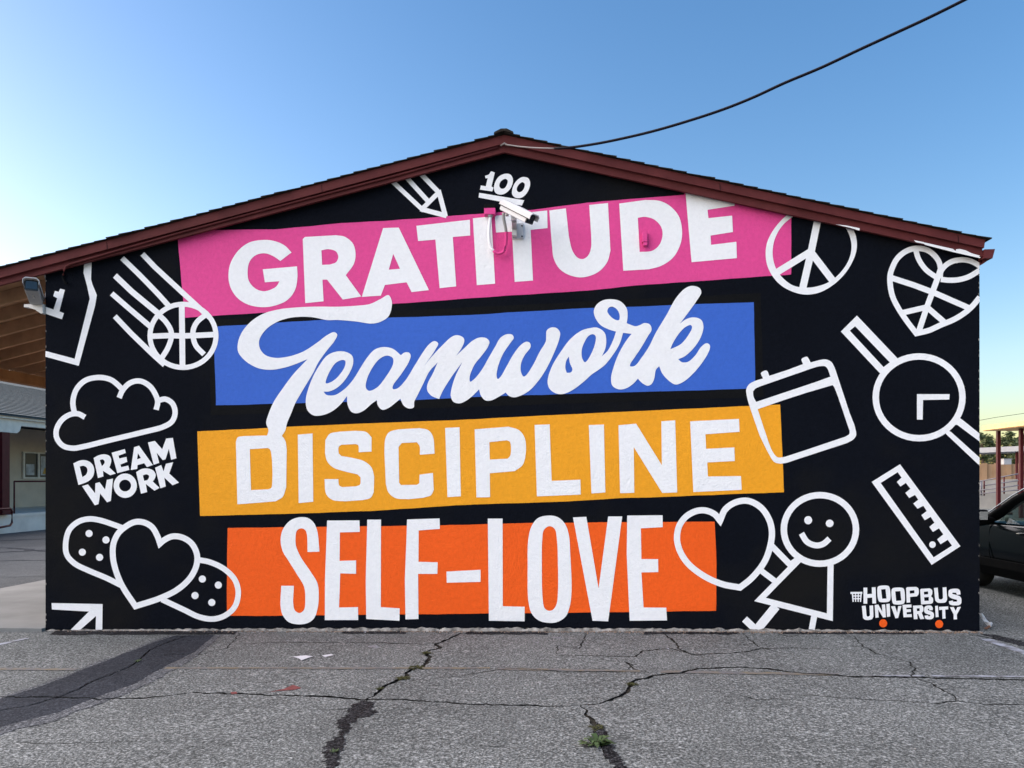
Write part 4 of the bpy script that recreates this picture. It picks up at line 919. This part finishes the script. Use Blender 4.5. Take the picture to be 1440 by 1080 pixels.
slab('canopy_roof', pA2, pB2, 3.0, .30, M['greyroof'], c2_)
for t in (-1.2, .9, 3.0, 5.0):
    q = pA + (pB - pA) * t; q = q + Vector((0, .6, 0)); box('canopy_post', (q.x - .05, q.y - .05, gz(20) - .1), (q.x + .05, q.y + .05, q.z - .001), M['maroon_post'], c2_)
# ramp with parapet and rails
rp = thing('access_ramp', 'pale concrete access ramp with low wall behind the parked car', 'ramp')
w0 = at_d(1374, 700, 38); w1 = at_d(1450, 699, 36)
dv = (w1 - w0); dv.z = 0; dv.normalize(); nv = Vector((-dv.y, dv.x, 0))
def seg_box(name, a, b, z0, za, zb, th, m, parent):
    v = [(a.x, a.y, z0), (b.x, b.y, z0), (b.x + nv.x * th, b.y + nv.y * th, z0), (a.x + nv.x * th, a.y + nv.y * th, z0), (a.x, a.y, za), (b.x, b.y, zb), (b.x + nv.x * th, b.y + nv.y * th, zb), (a.x + nv.x * th, a.y + nv.y * th, za)]
    return mesh_pd(name, v, BOXF, m, parent)
za = w0.z - gz(20); A_ = w0 - dv * 3; B_ = w1 + dv * 8
seg_box('low_wall', A_, B_, gz(20) - .1, gz(20) + .72, gz(20) + .78, .2, M['concrete'], rp)
seg_box('ramp_slab', A_ + nv * .203, B_ + nv * .203, gz(20) - .1, gz(20) + .45, gz(20) + .60, 1.6, M['concrete'], rp)
seg_box('ramp_wall', A_ + nv * 1.9, B_ + nv * 1.9, gz(20) - .1, gz(20) + 1.32, gz(20) + 1.78, .2, M['concrete'], rp)
hr = thing('ramp_railing', 'grey metal handrails climbing beside the ramp at the right', 'railing')
for (ya_, yb_), dd in (((677, 663.5), 37), ((683.5, 674), 37.5), ((689.5, 681), 37), ((694, 688), 37)):
    a = at_d(1374, ya_ + .6, dd); b = at_d(1450, yb_ - .8, dd - 1.6); tube('rail_bar', [a, b], .030, M['rail'], hr, 6)
for px in (1380, 1384, 1412, 1432, 1443):
    a = at_d(px, 697, 37.2); b = at_d(px, 676 - (px - 1380) * .2, 37.2); tube('rail_upright', [a, b], .034, M['maroon_post'] if px != 1380 else M['rail'], hr, 6)
# far fence wall, box, trees
fw = thing('boundary_wall', 'tan boundary wall catching warm light behind the railings', 'wall')
a = at_d(1300, 653, 62); b = at_d(1560, 652, 56); h0 = gz(30)
dv2 = (b - a); dv2.z = 0; nv = Vector((-dv2.y, dv2.x, 0)).normalized()
seg_box('wall_body', a, b, h0 - .1, a.z, b.z, .25, M['tan'], fw)
dn = dv2.normalized()
for i in range(16):
    q = a + dv2 * (i / 15) - nv * .12; seg_box('pilaster', q, q + dn * .35, h0 - .1, a.z + .05, a.z + .05, .118, M['tan'], fw)
acu = thing('utility_box', 'small grey utility box on top of the tan wall', 'box')
q = at_d(1415, 651, 57); box('casing', (q.x - .27, q.y - .2, q.z - .12), (q.x + .27, q.y + .2, q.z + .27), M['greyroof'], acu, .02); box('cap', (q.x - .3, q.y - .23, q.z + .271), (q.x + .3, q.y + .23, q.z + .31), M['greyroof'], acu)
def tree(label, base, h, rx, rz, nl, leafs, seed, box_=False):
    t = thing('tree', label, 'tree', 'trees behind the boundary wall'); rnd = random.Random(seed)
    b0 = Vector(base)
    trunk = []; top = b0 + Vector((0, 0, h - rz * .9))
    tube('trunk', [b0, b0 + (top - b0) * .5 + Vector((.1, 0, 0)), top], [.22, .16, .09], M['bark'], t)
    V = []; F = []; c = b0 + Vector((0, 0, h - rz))
    clumps = []
    for i in range(26):
        th = rnd.random() * 6.283; ph = math.acos(rnd.uniform(-1, 1)); k = rnd.uniform(.55, 1.0)
        o = Vector((math.cos(th) * math.sin(ph) * rx * k, math.sin(th) * math.sin(ph) * rx * k, math.cos(ph) * rz * k))
        clumps.append((c + o, rnd.uniform(.28, .45) * rx))
        if i < 7: tube('limb', [top - Vector((0, 0, .6)), top + (c + o - top) * .5, c + o], [.07, .05, .02], M['bark'], t, 5)
    for i in range(nl):
        cc, cr_ = clumps[rnd.randrange(len(clumps))]
        p = cc + Vector((rnd.gauss(0, .5), rnd.gauss(0, .5), rnd.gauss(0, .45))) * cr_
        s = leafs * rnd.uniform(.6, 1.3); a1 = Vector((rnd.gauss(0, 1), rnd.gauss(0, 1), rnd.gauss(0, 1))).normalized(); s1, u1_ = frame_of(a1)
        k = len(V); V += [p - s1 * s, p + u1_ * s * .5, p + s1 * s, p - u1_ * s * .5]; F.append((k, k + 1, k + 2, k + 3))
    mesh_pd('crown', V, F, M['treeleaf'], t)
q = at_d(1381, 675, 66); tree('dark leafy tree beside the wall corner above the tan wall', (q.x, q.y, h0), 5.4, .95, 1.2, 2600, .11, 1)
q = at_d(1421, 675, 68); tree('dense rounded dark green tree between the red posts', (q.x, q.y, h0), 5.7, 1.05, 1.9, 4200, .12, 2)
q = at_d(1399, 675, 72); tree('smaller sparse tree left of the dense rounded tree', (q.x, q.y, h0), 4.4, 1.1, 1.0, 1800, .11, 3)
q = at_d(1448, 675, 64); tree('leafy tree at the right picture edge behind the canopy', (q.x, q.y, h0), 5.2, 1.2, 1.6, 2600, .12, 4)
uw = thing('far_utility_line', 'faint thin utility line in the pale sky at the right', 'cable')
tube('line', [at_d(1340, 598, 80), at_d(1400, 587, 78), at_d(1470, 577, 76)], .022, M['cable'], uw, 5)
tube('line', [at_d(1340, 608, 80), at_d(1400, 616, 80), at_d(1470, 626, 80)], .012, M['cable'], uw, 5)

# ================================================================== SMALL THINGS ON THE GROUND
def blades(name, px, py, n, r, hgt, m, label, cat, group, seed, wide=.35, parent=None):
    rnd = random.Random(seed); c = on_g(px, py); V = []; F = []
    for i in range(n):
        a = rnd.random() * 6.283; L = r * rnd.uniform(.5, 1.1); o = Vector((rnd.gauss(0, r * .18), rnd.gauss(0, r * .18), 0)); d = Vector((math.cos(a), math.sin(a), 0)); s = Vector((-d.y, d.x, 0)) * L * wide * rnd.uniform(.6, 1.2)
        h = hgt * rnd.uniform(.5, 1.2); p0 = c + o + Vector((0, 0, -.004)); k = len(V)
        V += [p0, p0 + d * L * .35 + s * .4 + Vector((0, 0, h * .6)), p0 + d * L * .35 - s * .4 + Vector((0, 0, h * .6)), p0 + d * L * .7 + s * .5 + Vector((0, 0, h)), p0 + d * L * .7 - s * .5 + Vector((0, 0, h)), p0 + d * L + Vector((0, 0, h * .7))]
        F += [(k, k + 1, k + 2), (k + 1, k + 3, k + 4, k + 2), (k + 3, k + 5, k + 4)]
    return tag(mesh_pd(name, V, F, m, parent), label, cat, group)
WG = 'weeds growing in the cracks'
blades('weed', 838, 1047, 36, .10, .04, M['leaf'], 'largest leafy green weed in the crack at lower right of centre', 'weed', WG, 11)
blades('weed', 470, 1059, 14, .035, .022, M['leaf'], 'tiny green sprig in the torn asphalt at bottom left of centre', 'weed', WG, 12)
blades('weed', 193, 931, 12, .045, .025, M['leaf'], 'small weed in the crack of the dark sealed strip', 'weed', WG, 13)
for i, (px, py, r, lab) in enumerate(((586, 939, .085, 'mossy brown weed clump where the crack meets the yellow line'), (566, 954, .07, 'mossy weed clump just below the yellow line'), (600, 919, .06, 'small mossy weed clump nearest the wall in the central crack'), (534, 969, .035, 'smallest mossy tuft low in the central crack'), (838, 1024, .055, 'dry brown tuft above the green weed'), (888, 963, .05, 'thin mossy tuft at the bend of the right hand crack'))):
    blades('weed', px, py, 40, r, .014, M['moss'], lab, 'weed', WG, 20 + i, .25)
def scrap(name, pts, m, label, cat, h=.006):
    P = gp(pts); A, T = region([[(1, P)]]); V = [Vector((x, y, gz(x) + h + .006 * mnoise.noise((x * 20, y * 20, 1)))) for x, y in A]
    n = len(V); F = [tuple(int(i) for i in t) for t in T]
    F = [f if (V[f[1]] - V[f[0]]).cross(V[f[2]] - V[f[0]]).z > 0 else f[::-1] for f in F]
    V2 = V + [v - Vector((0, 0, .0015)) for v in V]
    F2 = F + [tuple(i + n for i in f[::-1]) for f in F]
    return tag(mesh_pd(name, V2, F2, m), label, cat)
scrap('paper_scrap', [(412, 924), (430, 922.5), (440, 924), (434, 926), (424, 929.5), (420, 926)], M['paper'], 'torn white paper scrap on the asphalt left of centre', 'litter')
scrap('paper_scrap', [(453, 922.5), (466, 920.5), (469, 922), (457, 924.5)], M['paper'], 'thin white paper scrap right of the torn larger one', 'litter')
for q in ([(378, 974), (400, 969), (412, 963.5), (424, 968), (415, 970.5), (392, 972)], [(324, 974), (332, 973), (334, 976), (326, 977)]):
    flat('red_paint_mark', gp(q), .0035, M['redpaint'])
for q in ([(517, 909), (530, 908), (533, 911), (519, 911)], [(776, 896.5), (788, 896), (789, 898), (778, 898)], [(819, 904.5), (825, 904), (825, 905.5)], [(752, 903.5), (757, 903), (757, 905)], [(936, 912), (941, 912), (941, 913.5)], [(508, 887.5), (516, 887.5), (514, 890.5)], [(535, 885.5), (556, 886.5), (545, 888)]):
    flat('paint_splash', gp(q), .0035, M['wline'])
tis = thing('crumpled_wrapper', 'crumpled pale wrapper at the foot of the right wall corner', 'litter')
rnd = random.Random(5); V = []; F = []
cw = [on_g(1382, 873), on_g(1388, 880), on_g(1393, 884), on_g(1398, 878)]
base = on_g(1390, 884)
pts = [(1380.5, 863), (1383, 868), (1386, 872), (1390, 876), (1393, 880), (1396, 876)]
tp = [at_d(x, y, (base - CAM).dot(FWD)) for x, y in pts]
tp = [Vector((p.x, p.y + .03 * rnd.uniform(-1, 1), max(p.z, gz(p.x) + .02))) for p in tp]
rr_ = [.012, .016, .02, .018, .026, .01]
Vt, Ft = tube_data(tp, rr_, 7); Vt = [v + Vector((rnd.uniform(-1, 1), rnd.uniform(-1, 1), rnd.uniform(-1, 1))) * .009 for v in Vt]
mesh_pd('wrapper', Vt, Ft, M['paper'], tis)
tpf = [on_g(1386, 886) + Vector((0, 0, .012)), on_g(1392, 884) + Vector((0, 0, .02)), tp[4]]
Vt, Ft = tube_data(tpf, [.008, .012, .01], 6); mesh_pd('wrapper_tail', [v + Vector((rnd.uniform(-1, 1), rnd.uniform(-1, 1), rnd.uniform(-1, 1))) * .008 for v in Vt], Ft, M['lid'], tis)
# crumbs along the wall foot and loose grit
V = []; F = []; rnd = random.Random(9)
def crumb(p, s):
    k = len(V); dirs = [Vector((1, 0, -.3)), Vector((-.5, .87, -.3)), Vector((-.5, -.87, -.3)), Vector((.1, 0, .7))]; an = rnd.random() * 6.28; Rm = Matrix.Rotation(an, 3, 'Z')
    for d in dirs: V.append(p + Rm @ (d * s * rnd.uniform(.5, 1.3)) + Vector((0, 0, s * .3)))
    F.extend([(k, k + 2, k + 1), (k, k + 1, k + 3), (k + 1, k + 2, k + 3), (k + 2, k, k + 3)])
for i in range(1500):
    x = wl + (wr - wl) * (rnd.random() ** .7); y = -.015 - abs(rnd.gauss(0, .035)); crumb(Vector((x, y, gz(x))), rnd.uniform(.004, .016))
tag(mesh_pd('wall_foot_crumbs', V, F, M['debris']), 'brown crumbs and leaf litter along the foot of the mural wall', 'debris', kind='stuff')
V = []; F = []
for i in range(1500):
    x = rnd.uniform(-6, 6.5); y = rnd.uniform(-6, -.2); crumb(Vector((x, y, gz(x))), rnd.uniform(.002, .006))
tag(mesh_pd('loose_grit', V, F, M['footing']), 'loose pale grit scattered over the asphalt lot', 'grit', kind='stuff')
